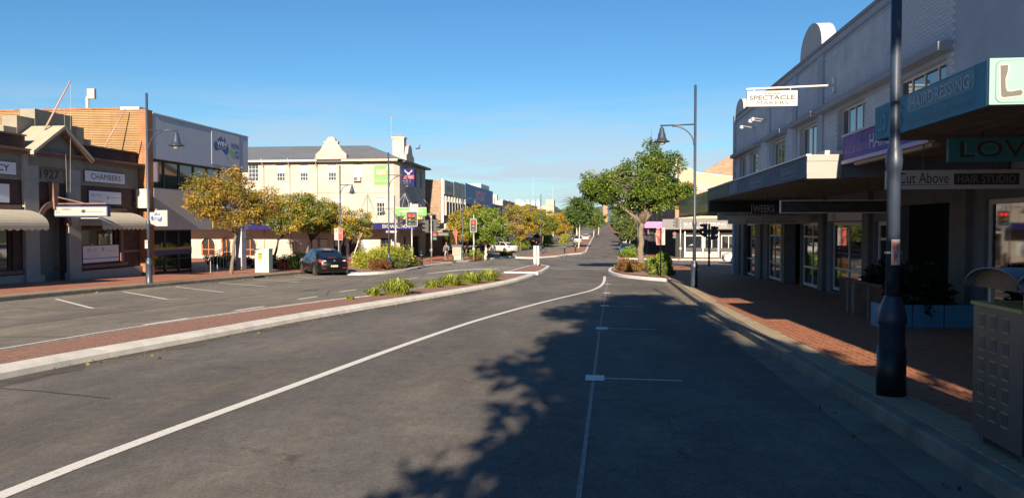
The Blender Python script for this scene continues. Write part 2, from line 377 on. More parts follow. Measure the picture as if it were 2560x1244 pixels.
# ---- right corner opposite
KF = smooth_poly([(40, 80.2), (9.5, 80.2), (7.2, 80.6), (5.2, 81.4), (3.2, 82.2), (1.9, 84), (1.7, 87.5), (2.6, 90), (5.2, 92.5), (5.4, 110), (5.2, 116), (3.4, 120), (3.2, 126), (5.0, 130), (5.4, 200), (5.4, 600)], 5)
fp_f = struct(sheet('footpath_far_right', [(x, y) for x, y in KF] + [(60, 600), (60, 80.2)], .13, m_pave_r, step=8))
kerb(fp_f, KF, 1, m_kerbwhite, [(0, -.05), (.02, .12), (.2, .14), (.2, -.05)], 4.0, a0=24, a1=120)
# ---- left footpath
KL = smooth_poly([(-16.4, -40), (-16.5, 10), (-16.85, 19), (-17.05, 26), (-17.1, 34), (-17.0, 40), (-17.0, 45.4)], 4)
BL = smooth_poly([(-17.0, 45.4), (-15.35, 43.2), (-13.75, 41.15), (-12.5, 43.0), (-12.2, 47), (-12.6, 51.4), (-13.1, 57), (-13.35, 63), (-13.0, 70), (-12.3, 76.7), (-10.4, 86.5), (-9.8, 89.2), (-10.6, 91), (-15.2, 93.5), (-16.4, 97), (-16.4, 128), (-13.5, 131), (-10.6, 134), (-10.6, 150), (-14, 156), (-16, 175), (-16.3, 260), (-16.3, 600)], 6)
BLa = BL[:6*10]
fp_l = struct(sheet('footpath_left', [(x - .13, y) for x, y in KL] + [(x - .12, y) for x, y in BL[1:]] + [(-60, 600), (-60, -40)], .135, m_pave_l))
kerb(fp_l, KL, -1, m_conc, prof, 2.6, a0=56)
kerb(fp_l, KL, -1, m_conc, prof, 14, a0=0, a1=56)
kerb(fp_l, BL, -1, m_kerbwhite, [(0, -.05), (.02, .125), (.05, .145), (.22, .145), (.22, -.05)], 2.2, a1=56)
kerb(fp_l, BL, -1, m_kerbwhite, [(0, -.05), (.02, .125), (.22, .145), (.22, -.05)], 6, a0=56, a1=200)
sheet('planting_bed', [(-15.4, 43.8), (-13.7, 42.0), (-12.8, 43.8), (-12.6, 47.5), (-13.0, 52), (-13.5, 56.5), (-16.3, 56.5), (-17.2, 46.4)], .15, m_soil, fp_l)
sheet('planting_bed', [(-12.6, 77.5), (-10.5, 88), (-10.6, 90), (-14.8, 92.6), (-15.5, 80)], .15, m_soil, fp_l)
# sandstone-coloured edge strip on the left kerb, laid as long pieces
for q in range(16):
    a = lerp_poly(KL, 54 + q*1.7)[0]; b = lerp_poly(KL, 54 + q*1.7 + 1.68)[0]
    sheet('edge_strip', [(a[0]-.16, a[1]), (b[0]-.16, b[1]), (b[0]-.62, b[1]), (a[0]-.62, a[1])], .141, m_edge, fp_l)
# yellow tactile pads
m_tact = M('yellow_tactile', (.66,.42,.04), .7, var=.15)
for pad in ([(-13.6, 64.6), (-12.95, 68.6), (-13.9, 68.8), (-14.5, 64.9)], [(-12.85, 72.6), (-12.1, 75.6), (-12.9, 75.9), (-13.6, 73)]):
    t = sheet('tactile_pad', pad, .15, m_tact, fp_l)

# ---- median: gravel strip, wide pale kerb on the right, thin one on the left
med = struct(sheet('median_gravel', smooth_poly([(-7.5,-10), (-7.36,4), (-7.3,8.6), (-6.92,12.5), (-6.48,16.5), (-5.8,21.6), (-5.1,25.3), (-4.3,31), (-3.95,36), (-3.85,43)], 4)
                   + smooth_poly([(-5.45,43.2), (-5.66,38.3), (-6.2,30), (-6.88,22.8), (-7.4,20.6), (-8.25,15.2), (-8.5,10), (-8.6,4), (-8.6,-10)], 4), .11, m_gravel))
MK = smooth_poly([(-7.25,-10), (-7.15,4), (-7.08,8.6), (-6.7,12.5), (-6.27,16.5), (-5.55,21.2), (-4.9,25.3), (-4.15,31), (-3.78,36), (-3.64,43)], 5)
kerb(med, MK, -1, m_conc_pale, [(0, -.05), (.02, .075), (.07, .118), (.30, .13), (.30, -.05)], 2.05, a0=12)
ML = smooth_poly([(-8.65,-10), (-8.65,4), (-8.6,10), (-8.36,15.2), (-7.5,20.7), (-6.98,22.8), (-6.3,30), (-5.76,38.3), (-5.52,43.2)], 5)
kerb(med, ML, 1, m_kerbwhite, [(0, -.05), (.01, .12), (.16, .135), (.16, -.05)], 4.1, a0=8, name='edge_kerb')
# island nose with white kerb
isl = struct(sheet('traffic_island', [(-5.45,44.2), (-3.8,44.2), (-3.75,50), (-3.95,57.5), (-4.9,60.6), (-5.35,58)], .14, m_gravel))
kerb(isl, [(-5.55,43.6), (-3.62,43.6), (-3.5,46), (-3.6,52), (-3.85,58), (-4.85,61.2), (-5.5,58.2), (-5.55,43.6)], -1, m_kerbwhite, [(0, -.05), (.02, .15), (.22, .165), (.22, -.05)], 2.2)
# far median beyond the crossing
fm = struct(sheet('far_median', [(-9.2,84), (-7.4,83.2), (-5.2,90), (-4.2,96), (-2.6,100), (-2.2,106), (-2.3,118), (-2.6,240), (-4.2,240), (-5.2,112), (-6.2,100), (-9.2,89)], .13, m_gravel, step=6))
kerb(fm, [(-9.4,84), (-7.4,83), (-5.1,89.8), (-4.1,95.8), (-2.5,99.6), (-2.05,106), (-2.1,118), (-2.4,240)], -1, m_kerbwhite, [(0, -.05), (.02, .13), (.22, .145), (.22, -.05)], 4.5)

# ---- markings
m_white_faint = paint_mat('road_paint_faint', (.24,.24,.235), .45)
LN = smooth_poly([(-3.9,-6), (-3.84,2), (-3.80,4.6), (-3.72,6), (-3.52,8.2), (-3.16,12.3), (-2.62,16.8), (-1.66,22.2), (-.85,26), (-.34,28.6), (-.02,32), (.12,36), (.18,42.2)], 6)
stripe('lane_line', LN, .13, m_white, road)
for sy in (9.4, 15.2, 21.05, 27.0, 33.3):
    x0 = -.09 + (sy - 9.4) * .0145
    sheet('parking_tee', [(x0-.1, sy-.2), (x0+.13, sy-.2), (x0+.13, sy+.2), (x0-.1, sy+.2)], .006, m_white, road)
    stripe('parking_bar', dense([(x0+.13, sy-.02), (x0 + 1.05, sy-.06)], .5), .07, m_white_worn, road)
stripe('parking_edge', dense([(-.16, 3), (-.03, 15), (.2, 30), (.3, 37)], 2), .035, m_white_faint, road, .004)
for y0, y1, xx in ((14.5,16,-9.1), (18,19.4,-8.92), (22.2,23.5,-9.02), (26.1,27.6,-9.07), (31.5,33.4,-9.12), (36.5,38.6,-9.4)):
    stripe('lane_dash', dense([(xx-.05, y0), (xx+.05, y1)], 1), .13, m_white, road)
for a, b in (((-16.2,21.2), (-12.8,18.1)), ((-16.4,24.8), (-12.8,21.5)), ((-16.5,28.2), (-12.9,25.1)), ((-16.5,31.6), (-13.1,29.0)), ((-16.6,35.2), (-13.2,32.6)), ((-16,38.6), (-13.4,36.4))):
    stripe('bay_line', dense([a, b], 1), .1, m_white, road)
    stripe('bay_tail', dense([(b[0]-.5, b[1]-.1), (b[0]+.45, b[1]+.25)], .5), .07, m_white_worn, road)
for ly in (56.3, 60.2):
    stripe('crossing_line', dense([(-12.9, ly-1.4), (.4, ly)], 2), .22, m_white, road)
stripe('stop_line', dense([(-3.3, 55.0), (.2, 55.2)], 1), .3, m_white_worn, road)
stripe('crossing_line', dense([(-9, 81.2), (2.0, 80.6)], 2), .22, m_white, road); stripe('crossing_line', dense([(-12, 75.6), (2.2, 76.6)], 2), .2, m_white_worn, road)
for q in range(8):
    stripe('lane_dash', [(-5.2 + q*.42, 84 + q*1.7), (-5.05 + q*.42, 85 + q*1.7)], .14, m_white, road)
for q in range(4): stripe('lane_dash', [(-7.0 + q*.4, 87 + q*2.3), (-6.7 + q*.4, 88.5 + q*2.3)], .16, m_white, road)
# right-turn arrow by the island
ar = [(-10.2,44.0), (-10.05,44.0), (-9.35,50.4), (-8.5,52.0), (-8.0,52.2), (-8.0,51.4), (-6.9,52.8), (-8.0,54.2), (-8.0,53.4), (-8.8,53.2), (-9.7,51.0)]
sheet('turn_arrow', ar, .006, m_white, road, step=50)
# grime along the foot of the median kerb, an access cover in the lane
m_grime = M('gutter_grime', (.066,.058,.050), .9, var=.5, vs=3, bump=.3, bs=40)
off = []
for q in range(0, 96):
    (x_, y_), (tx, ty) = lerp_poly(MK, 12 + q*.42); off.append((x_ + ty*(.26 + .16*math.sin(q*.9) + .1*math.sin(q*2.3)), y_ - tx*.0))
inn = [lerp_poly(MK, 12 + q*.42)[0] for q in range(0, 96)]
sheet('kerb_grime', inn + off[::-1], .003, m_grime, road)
cv = MB().lathe((-10.4, 26.5, gz(26.5) - .02), [(.34, 0), (.34, .026), (.30, .028)], 20).build('access_cover', M('cast_iron', (.06,.058,.056), .6, bump=.5, bs=30), road)
# bitumen crack sealing and long joints
for pts, wd in (([(-11.6,13.5), (-11.5,16.5), (-11.3,22), (-11.65,36), (-12.4,42)], .045), ([(-10.6,12.2), (-9.6,12.4), (-8.9,12.5)], .05), ([(-7.0,7.9), (-6,7.7), (-5.1,7.45)], .035),
                ([(-14.8,18.0), (-13.2,17.6), (-12.2,19)], .05), ([(-9.0,15.8), (-12.8,15.2), (-15.5,16.6)], .03), ([(-8.9,24.2), (-10,28), (-11.3,36)], .03), ([(-15.6,17), (-12.9,19.4), (-12.5,21)], .04)):
    stripe('crack_seal', dense(smooth_poly(pts, 4), .7), wd, m_tar, road, .004)

# ================================================================== helpers for facades, windows, lettering
class Fr:
    """a facade plane: axis 'x' (u = y) or 'y' (u = x), position c, outward sign s"""
    def __init__(s, ax, c, sg): s.ax = ax; s.c = c; s.s = sg
    def p(s, u, z, o=0): return (s.c + s.s*o, u, z) if s.ax == 'x' else (u, s.c + s.s*o, z)
    def box(s, mb, u0, u1, z0, z1, o0, o1, mi=0):
        a = s.p(u0, z0, o0); b = s.p(u1, z1, o1); mb.box(*a, *b, mi); return mb
    def flip(s): return (s.ax == 'x' and s.s < 0) or (s.ax == 'y' and s.s > 0)
def fbox(name, fr, u0, u1, z0, z1, o0, o1, mat, parent=None): return fr.box(MB(), u0, u1, z0, z1, o0, o1).build(name, mat, parent)
def wall(mb, fr, u0, u1, z0, z1, holes=(), depth=.2, mi=0):
    us = sorted({u0, u1, *[min(max(v, u0), u1) for h in holes for v in h[:2]]}); zs = sorted({z0, z1, *[min(max(v, z0), z1) for h in holes for v in h[2:4]]})
    for a, b in zip(us, us[1:]):
        for c, d in zip(zs, zs[1:]):
            mu_, mz = (a+b)/2, (c+d)/2
            if not any(h[0] < mu_ < h[1] and h[2] < mz < h[3] for h in holes):
                mb.add([fr.p(a, c), fr.p(b, c), fr.p(b, d), fr.p(a, d)], [(0,1,2,3)], mi)
    for h in holes:
        a, b, c, d = h[:4]
        for q in (((a,c),(b,c)), ((b,c),(b,d)), ((b,d),(a,d)), ((a,d),(a,c))):
            mb.add([fr.p(*q[0]), fr.p(*q[1]), fr.p(*q[1], -depth), fr.p(*q[0], -depth)], [(0,1,2,3)], mi)
    return mb
def window(parent, fr, u0, u1, z0, z1, cols=1, rows=1, fw=.05, frame=None, glass=None, rec=.12, each=False, name='window', mid=None, sill=None):
    """frame as a part, pane(s) as its sub-parts"""
    mb = MB(); t = .05
    for a, b, c, d in ((u0, u0+fw, z0, z1), (u1-fw, u1, z0, z1), (u0+fw, u1-fw, z1-fw, z1), (u0+fw, u1-fw, z0, z0+fw)): fr.box(mb, a, b, c, d, -rec, -rec+t)
    us = [u0 + (u1-u0)*k/cols for k in range(cols+1)] if isinstance(cols, int) else [u0 + (u1-u0)*k for k in cols]
    zs = [z0 + (z1-z0)*k/rows for k in range(rows+1)] if isinstance(rows, int) else [z0 + (z1-z0)*k for k in rows]
    g = fw * .7
    for u in us[1:-1]: fr.box(mb, u-g/2, u+g/2, z0+fw, z1-fw, -rec+.002, -rec+t-.006)
    for z in zs[1:-1]: fr.box(mb, u0+fw, u1-fw, z-g/2, z+g/2, -rec+.003, -rec+t-.009)
    f = mb.build(name, frame, parent)
    if each:
        for a, b in zip(us, us[1:]):
            for c, d in zip(zs, zs[1:]): fbox('pane', fr, a, b, c, d, -rec+.012, -rec+.02, glass, f)
    else: fbox('pane', fr, u0, u1, z0, z1, -rec+.012, -rec+.02, glass, f)
    if sill: fbox('sill', fr, u0-.08, u1+.08, z0-.09, z0-.001, -rec, .07, sill, parent)
    return f
TXT = {}
def text(txt, fr, u0, u1, z0, z1, mat, parent=None, o=.006, name='lettering', bold=0, shear=0, slope=0, thick=.003):
    """writing filling the box u0..u1 (as read left to right) x z0..z1 on a facade plane"""
    if 'M' in txt: bold = 0
    key = (txt, bold, shear)
    if key not in TXT:
        cu = bpy.data.curves.new('t', 'FONT'); cu.body = txt; cu.offset = bold; cu.shear = shear; cu.resolution_u = 3; cu.align_x = 'LEFT'
        ob = bpy.data.objects.new('t', cu); C.objects.link(ob); bpy.context.view_layer.update()
        me = bpy.data.meshes.new_from_object(ob.evaluated_get(bpy.context.evaluated_depsgraph_get()))
        v = np.array([tuple(q.co) for q in me.vertices]); fs = [tuple(p.vertices) for p in me.polygons]
        bpy.data.objects.remove(ob); bpy.data.curves.remove(cu); bpy.data.meshes.remove(me); TXT[key] = (v, fs)
    v, fs = TXT[key]; lo, hi = v[:, :2].min(0), v[:, :2].max(0)
    q = (v[:, :2] - lo) / (hi - lo)
    mb = MB(); vs = [fr.p(u0 + (u1-u0)*a, z0 + (z1-z0)*b + slope*a, o) for a, b in q]
    mb.add(vs, fs); return mb.build(name, mat, parent)
def sheet_poly(name, fr, pts, o, mat, parent): mb = MB(); mb.add([fr.p(u, z, o) for u, z in pts], [tuple(range(len(pts)))]); return mb.build(name, mat, parent)
def disc(name, fr, u, z, ru, rz_, o, mat, parent, n=20): return sheet_poly(name, fr, [(u + ru*math.cos(2*math.pi*k/n), z + rz_*math.sin(2*math.pi*k/n)) for k in range(n)], o, mat, parent)

# ================================================================== right: grey painted-brick commercial building
m_gbrick = M('grey_painted_brick', (.44,.48,.55), .8, var=.16, vs=1.4, bump=.2, bs=40, spec=.2)
m_grender = M('grey_render', (.33,.375,.45), .85, spec=.2, var=.12, vs=.9, bump=.15, bs=18)
m_gtrim = M('grey_trim', (.25,.27,.31), .85, spec=.2, var=.1)
m_alum = M('aluminium_frame', (.50,.50,.50), .45, metal=.3)
m_wframe = M('cream_shop_frame', (.55,.55,.53), .55, var=.06)
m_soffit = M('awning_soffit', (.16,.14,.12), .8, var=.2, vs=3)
m_metalroof = M('awning_roof_sheet', (.30,.31,.32), .5, metal=.4, var=.15)
FR = Fr('x', 7.2, -1)
PT, W0, W1 = 7.46, 3.55, 5.14
bldR = thing('commercial_building', 'two storey grey painted brick building with shop awnings on the right', 'building', (7.2, 43, gz(43)))
wins = [(17.25, 20.1, W0, W1), (22.3, 24.75, W0, W1), (26.95, 29.3, W0, W1), (31.6, 34.0, W0, W1), (36.9, 38.9, W0, W1), (40.0, 41.7, W0, W1)]
mb = MB(); wall(mb, FR, -8, 43.2, 2.6, PT, wins, .22)
mb.box(7.26, -8, 7.1, 7.5, 43.2, PT); mb.box(7.45, -8, 2, 20, -7.8, PT); mb.add([(7.2,43.2,-2), (20,43.2,-2), (20,43.2,PT), (7.2,43.2,PT)], [(0,1,2,3)])
mb.add([(7.5,-8,PT-.4), (20,-8,PT-.4), (20,43.2,PT-.4), (7.5,43.2,PT-.4)], [(0,1,2,3)])
mb.build('wall', m_grender, bldR)
# brick faces stand proud of the mortar; nearest 300 singly
bk = MB().box(-.004, -.1175, -.0385, .004, .1175, .0385); b0 = bk.build('brick', m_gbrick, bldR); bmesh_ = b0.data
far = MB(); cnt = 0; zones = []
smooth_bands = [(-9, 16.9), (26.25, 26.9), (29.7, 30.3), (34.2, 34.7)]
for r_ in range(int((PT - .32 - 3.2) / .086)):
    z = 3.25 + r_ * .086
    for j in range(112):
        y = 16.98 + j * .24 + (.12 if r_ % 2 else 0)
        if y > 42.9 or any(a - .05 < y < b + .05 for a, b in smooth_bands): continue
        if any(h[0] - .14 < y < h[1] + .14 and h[2] - .06 < z < h[3] + .3 for h in wins): continue
        if 5.1 < z < 5.5 and (17 < y < 26.3 or 26.8 < y < 30 or 31.2 < y < 35 or y > 36): continue
        zones.append((y + (7 - z) * .3, y, z))
zones.sort(); first = True
for k, (q, y, z) in enumerate(zones):
    if k < 300:
        o = b0 if k == 0 else obj('brick', bmesh_, bldR); o.location = (7.196, y, z)
    else: far.box(7.192, y - .1175, z - .0385, 7.208, y + .1175, z + .0385)
far.build('brickwork', m_gbrick, bldR, kind='stuff')
fbox('parapet_coping', FR, -8, 43.2, PT + .002, PT + .09, -.32, .06, m_gtrim, bldR)
fbox('string_course', FR, -8, 43.2, PT - .26, PT - .2, .002, .03, m_gtrim, bldR)
for a, b in smooth_bands[1:]: fbox('pilaster', FR, a, b, 3.3, PT - .27, .002, .05, m_grender, bldR)
fbox('corner_pier', FR, 42.75, 43.22, -1.6, PT + .1, .004, .10, m_grender, bldR)
for a, b in ((16.95, 26.3), (26.75, 30.0), (31.3, 34.9), (36.4, 42.9)): fbox('window_hood', FR, a, b, 5.24, 5.42, .0, .30, m_gtrim, bldR)
m_archr = M('pale_render', (.40,.40,.40), .7, var=.08)
for y0, y1, h in ((26.55, 29.35, 1.02), (40.6, 43.0, .72)):         # rounded parapet gables
    n = 14; pts = [(7.19, (y0+y1)/2 + (y1-y0)/2*math.cos(math.pi*k/n), PT + .09 + h*math.sin(math.pi*k/n)**.9) for k in range(n+1)]
    MB().prism(pts, (.48, 0, 0)).build('parapet_arch', m_archr, bldR)
for i, (a, b, c, d) in enumerate(wins):
    window(bldR, FR, a + .0, b, c, d, 4 if b - a > 2.2 else 3, 1, .06, m_alum, m_glass_sky, .18, each=True)
# ---- ground floor shopfronts
mb = MB(); gl = 2.62
shop = [(42.1, 40.95), (40.0, 37.5), (34.72, 31.6), (31.0, 29.1), (29.0, 26.6), (25.3, 22.25), (21.4, 20.2), (19.9, 17.0), (15.5, 11.2), (10.6, 6.0)]
holes = [(b, a, -1.25 if b > 25 else (-.45 if b > 14 else -.1), 1.72 if b > 20 else 2.1) for a, b in shop]
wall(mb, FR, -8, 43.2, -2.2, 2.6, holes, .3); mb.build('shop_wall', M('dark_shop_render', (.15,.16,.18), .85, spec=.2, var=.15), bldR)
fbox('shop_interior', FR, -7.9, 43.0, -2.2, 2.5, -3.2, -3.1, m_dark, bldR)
for (a, b), kind in zip(shop, ('w', 'w', 'd', 'o', 'd', 'w', 'd', 'o', 'w', 'w')):
    z1 = 1.72 if b > 20 else 2.1; z0 = gz(b) + .2
    if kind == 'w': window(bldR, FR, b, a, z0 + .02, z1, max(2, int((a-b)/1.2)), (0, .32, 1), .09, m_wframe, m_glass, .12, each=True, name='shop_window')
    if kind == 'd': window(bldR, FR, b, a, z0, z1, 2 if a-b < 2.6 else 3, (0, .3, .78, 1), .1, m_wframe, m_glass, .14, each=True, name='shop_door')
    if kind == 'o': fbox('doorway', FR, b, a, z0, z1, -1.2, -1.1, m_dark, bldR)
m_pier = M('olive_pier', (.14,.138,.13), .8, var=.15, spec=.2)
for u, wd in ((41.2, .25), (39.9, .28), (35.9, .5), (31.3, .5), (26.1, .55), (21.8, .5), (16.3, .6)):
    fbox('shop_pier', FR, u - wd/2, u + wd/2, -1.9, 2.6, .002, .12, m_pier, bldR)
fbox('number_panel', FR, 22.0, 25.5, 1.76, 2.05, .003, .05, m_wframe, bldR)
text('125', FR, 25.0, 24.6, 1.8, 1.98, m_ink, bldR, .056, 'house_number')
text('MATES', FR, 27.9, 26.7, 1.78, 1.98, m_ink, bldR, .03, 'shop_lettering')
pn = fbox('notice', FR, 29.9, 30.5, -.25, .35, -1.09, -1.08, m_signw, bldR)

# ---- awnings of the row, each part of the building
def awning(y0, y1, X, zb, zt, fmat, endmat=None, zsoff=None, name='awning'):
    mb = MB(); zs = zsoff if zsoff is not None else zb + .06
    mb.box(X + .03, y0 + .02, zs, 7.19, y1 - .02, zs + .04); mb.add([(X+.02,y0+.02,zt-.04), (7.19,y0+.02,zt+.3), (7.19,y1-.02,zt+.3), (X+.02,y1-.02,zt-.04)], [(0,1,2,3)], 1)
    a = mb.build(name, [m_soffit, m_metalroof], bldR)
    f = MB().box(X, y0, zb, X + .05, y1, zt).build('fascia', fmat, a)
    MB().box(X + .051, y0, zb, 7.15, y0 + .05, zt).build('end_board', endmat or fmat, a); MB().box(X + .051, y1 - .05, zb, 7.15, y1, zt).build('end_board', endmat or fmat, a)
    b = MB()
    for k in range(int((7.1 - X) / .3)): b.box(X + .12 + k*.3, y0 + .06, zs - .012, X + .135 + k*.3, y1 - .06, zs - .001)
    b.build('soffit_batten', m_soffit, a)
    return a
m_teal = M('teal_fascia', (.10,.28,.38), .8, var=.06, spec=.2); m_teal_l = M('pale_aqua_panel', (.15,.265,.265), .5, var=.05)
m_teal_d = M('dark_teal', (.06,.19,.25), .5); m_teal_m = M('shadow_teal', (.075,.22,.30), .5)
m_purple = M('purple_fascia', (.20,.14,.36), .8, spec=.2, var=.2, vs=4); m_lilac = M('lilac_letters', (.52,.47,.62), .6); m_lilac_d = M('violet_letters', (.34,.25,.46), .6)
m_cafe = M('slate_blue_fascia', (.13,.165,.22), .85, spec=.15, var=.12); m_cafe_l = M('fascia_lettering', (.28,.36,.40), .6); m_pale = M('pale_board', (.22,.212,.198), .6, var=.05)
m_bgrey = M('weathered_fascia', (.20,.23,.29), .85, spec=.15, var=.25, vs=3); m_gfas = M('green_fascia', (.12,.18,.12), .85, spec=.15, var=.3, vs=4)
# hairdresser, purple, café and green awnings, and the signs under them
aw = awning(7.756, 10.7476, 3.601, 2.7302, 3.1623, m_teal, m_soffit)
F1 = Fr('x', 3.601, -1)
sheet_poly('name_plate', F1, [(9.6618, 2.9739), (9.5953, 2.9296), (8.0219, 2.9296), (7.9776, 2.9739), (7.9776, 3.1013), (8.0219, 3.1346), (9.5953, 3.1346), (9.6618, 3.1013)], 0.004, m_teal_d, aw)
text('HAIRDRESSING', F1, 9.551, 8.0884, 2.9573, 3.1013, M('grey_letters', (0.32, 0.42, 0.5), 0.6), aw, 0.008, bold=0.02)
text("LOVE'S", F1, 10.659, 9.7947, 2.7966, 3.0736, M('teal_outline', (0.2, 0.42, 0.5), 0.6), aw, 0.005, bold=0.05)
text("LOVE'S", F1, 10.659, 9.7947, 2.7966, 3.0736, m_teal, aw, 0.009, bold=0.01)
text("Men's Professional Haircare", F1, 9.6396, 7.9776, 2.7856, 2.8853, m_teal_d, aw, 0.006, shear=0.3)
Fe = Fr('y', 7.756, -1)
eb = fbox('end_sign', Fe, 3.6032, 5.7616, 2.7357, 3.1678, 0.0, 0.04, m_teal_l, aw)

def rrect(u0, u1, z0, z1, r, n=5):
    o = []
    for cx, cz, a in ((u1 - r, z1 - r, 0), (u0 + r, z1 - r, 90), (u0 + r, z0 + r, 180), (u1 - r, z0 + r, 270)):
        for k in range(n + 1):
            q = R(a + 90 * k / n)
            o.append((cx + r * math.cos(q), cz + r * math.sin(q)))
    return o
sheet_poly('sign_border', Fe, rrect(3.6564, 5.3184, 2.7523, 3.1457, 0.0554), 0.042, M('aqua_line', (0.05, 0.12, 0.14), 0.6), aw)
sheet_poly('sign_field', Fe, rrect(3.6608, 5.314, 2.7568, 3.1412, 0.0554), 0.044, m_teal_l, aw)
Lp = [(3.6952, 3.0958), (3.7617, 3.1013), (3.7583, 3.0404), (3.7395, 2.9739), (3.7428, 2.8964), (3.7561, 2.8576), (3.7894, 2.852), (3.878, 2.8687), (3.8946, 2.841), (3.878, 2.8188), (3.7229, 2.8022), (3.7063, 2.8188), (3.7007, 2.9296), (3.6985, 3.0404)]
cx = sum((p[0] for p in Lp)) / len(Lp)
cz = sum((p[1] for p in Lp)) / len(Lp)

def grow(pts, d):
    n = len(pts)
    out = []
    for i in range(n):
        a = Vector(pts[i - 1])
        b = Vector(pts[i])
        c = Vector(pts[(i + 1) % n])
        e1 = (b - a).normalized()
        e2 = (c - b).normalized()
        nn = Vector((-e1.y - e2.y, e1.x + e2.x))
        nn = nn.normalized() if nn.length > 1e-06 else Vector((-e1.y, e1.x))
        out.append((b.x + nn.x * d, b.y + nn.y * d))
    return out
sheet_poly('letter_outline', Fe, grow(Lp, 0.014), 0.046, m_signw, aw)
sheet_poly('lettering', Fe, Lp, 0.049, M('charcoal_letter', (0.07, 0.068, 0.06), 0.6), aw)
text('ove', Fe, 3.9223, 4.8752, 2.8188, 3.0626, m_signw, aw, 0.046, bold=0.05)
text('ove', Fe, 3.9223, 4.8752, 2.8188, 3.0626, bpy.data.materials['charcoal_letter'], aw, 0.049, bold=0.01)
aw2 = awning(10.803, 14.5148, 4.3212, 2.7745, 3.1844, m_purple, m_soffit)
F2 = Fr('x', 4.3212, -1)
text('A Cut Above', F2, 14.404, 13.1852, 2.8631, 3.0404, m_lilac_d, aw2, 0.006, shear=0.2)
text('HAIRDRESSING', F2, 13.1298, 10.8584, 2.852, 3.0958, m_lilac, aw2, 0.006, bold=0.015)
fbox('fascia_trim', F2, 10.803, 14.537, 2.708, 2.7689, -0.06, 0.03, m_lilac, aw2)
fbox('fascia_trim', F2, 10.803, 14.537, 3.19, 3.2288, -0.06, 0.03, m_lilac, aw2)
fbox('timber_batten', F2, 10.803, 13.9608, 2.6526, 2.7025, -0.12, -0.02, M('bare_timber', (0.42, 0.33, 0.23), 0.8, var=0.2), aw2)
aw3 = awning(14.5702, 27.7, 3.7118, 2.4864, 2.8631, m_cafe, m_cafe)
F3 = Fr('x', 3.7118, -1)
fbox('fascia_panel', F3, 21.7168, 27.7, 2.5196, 2.841, 0.002, 0.012, m_bgrey, aw3)
fbox('fascia_panel', F3, 23.1572, 27.6446, 2.5418, 2.8188, 0.014, 0.024, m_gfas, aw3)
for a, b in ((16.62, 15.4012), (20.0548, 18.3928)):
    text('Café 1twenty 3', F3, a, b, 2.5972, 2.7302, m_cafe_l, aw3, 0.006)
    fbox('fascia_rule', F3, b - 0.05, a + 0.05, 2.7579, 2.7656, 0.002, 0.006, m_cafe_l, aw3)
    fbox('fascia_rule', F3, b - 0.05, a + 0.05, 2.564, 2.5717, 0.002, 0.006, m_cafe_l, aw3)
text('WHITES ESTATE', F3, 27.2568, 23.4896, 2.5861, 2.7745, M('faded_green', (0.2, 0.27, 0.2), 0.7), aw3, 0.03)
Fc = Fr('y', 14.5702, -1)
mb = MB()
Fc.box(mb, 3.7007, 4.3212, 2.5529, 2.7745, 0.0, 0.03)
Fc.box(mb, 3.7007, 4.3212, 2.7767, 2.8964, 0.0, 0.045)
Fc.box(mb, 3.7007, 4.299, 2.4642, 2.5507, 0.0, 0.045)
mb.build('end_cap', m_pale, aw3)
fbox('flashing', F3, 14.5148, 27.7554, 2.8687, 2.9019, -0.06, 0.03, m_alum, aw3)
m_gloss = M('glossy_green_fascia', (0.08, 0.16, 0.13), 0.12, var=0.5, vs=1.6, col2=(0.22, 0.3, 0.3))
aw4 = awning(27.7554, 38.0044, 3.7118, 2.0986, 2.841, m_gloss, m_black, 2.1762)
fbox('fascia_rail', F3, 27.7554, 38.0044, 2.021, 2.0931, -0.3, 0.01, M('olive_yellow', (0.2, 0.19, 0.03), 0.7), aw4)
text('1 for U', F3, 36.7856, 34.5696, 2.5529, 2.7302, M('fascia_ink', (0.05, 0.08, 0.12), 0.5), aw4, 0.006)
aw5 = awning(-6, 7.0912, 4.0442, 2.7302, 3.1512, m_cafe, m_soffit)

def hang_sign(name, label, y, u0, u1, z0, z1, board, ztop=2.42, hangers=True, parts=()):
    s = thing(name, label, 'sign', ((u0 + u1) / 2, y, z0))
    f = Fr('y', y, -1)
    fbox('board', f, u0, u1, z0, z1, -0.06, 0.0, board, s)
    if hangers:
        for u in (u0 + 0.25 * (u1 - u0), u0 + 0.75 * (u1 - u0)):
            MB().tube([(u, y + 0.03, z1), (u, y + 0.03, ztop)], 0.007, 6).build('hanger', m_black, s)
    for t, a, b, c, d, m_, bo in parts:
        text(t, f, a, b, c, d, m_, s, 0.004, bold=bo)
    return (s, f)
m_slate = M('black_signboard', (0.01, 0.013, 0.016), 0.35)
m_dim = M('dim_teal_letters', (0.035, 0.075, 0.09), 0.6)
m_dimw = M('dim_grey_letters', (0.06, 0.065, 0.07), 0.6)
m_creamb = M('cream_signboard', (0.34, 0.32, 0.28), 0.6, var=0.08)
m_greyb = M('grey_signboard', (0.4, 0.38, 0.4), 0.6, var=0.05)
m_navyb = M('navy_signboard', (0.015, 0.017, 0.035), 0.5)
m_pl = M('pale_letters', (0.34, 0.33, 0.33), 0.6)
s, f = hang_sign('hanging_sign', 'long black café sign hanging under the slate blue awning', 16.62, 3.7229, 6.0386, 1.8881, 2.1208, m_slate, 2.5418, parts=[('This Café has a\nChild Care Play Area', 3.8337, 4.2769, 1.9324, 2.0764, m_dim, 0), ('Café 1twenty 3', 4.4763, 5.119, 1.9546, 2.0654, m_dimw, 0)])
mb = MB()
f.box(mb, 3.7007, 6.0608, 2.1219, 2.1396, -0.065, 0.012)
f.box(mb, 3.7007, 6.0608, 1.8692, 1.887, -0.065, 0.012)
f.box(mb, 3.7029, 3.7218, 1.8881, 2.1208, -0.065, 0.012)
mb.build('frame', m_alum, s)
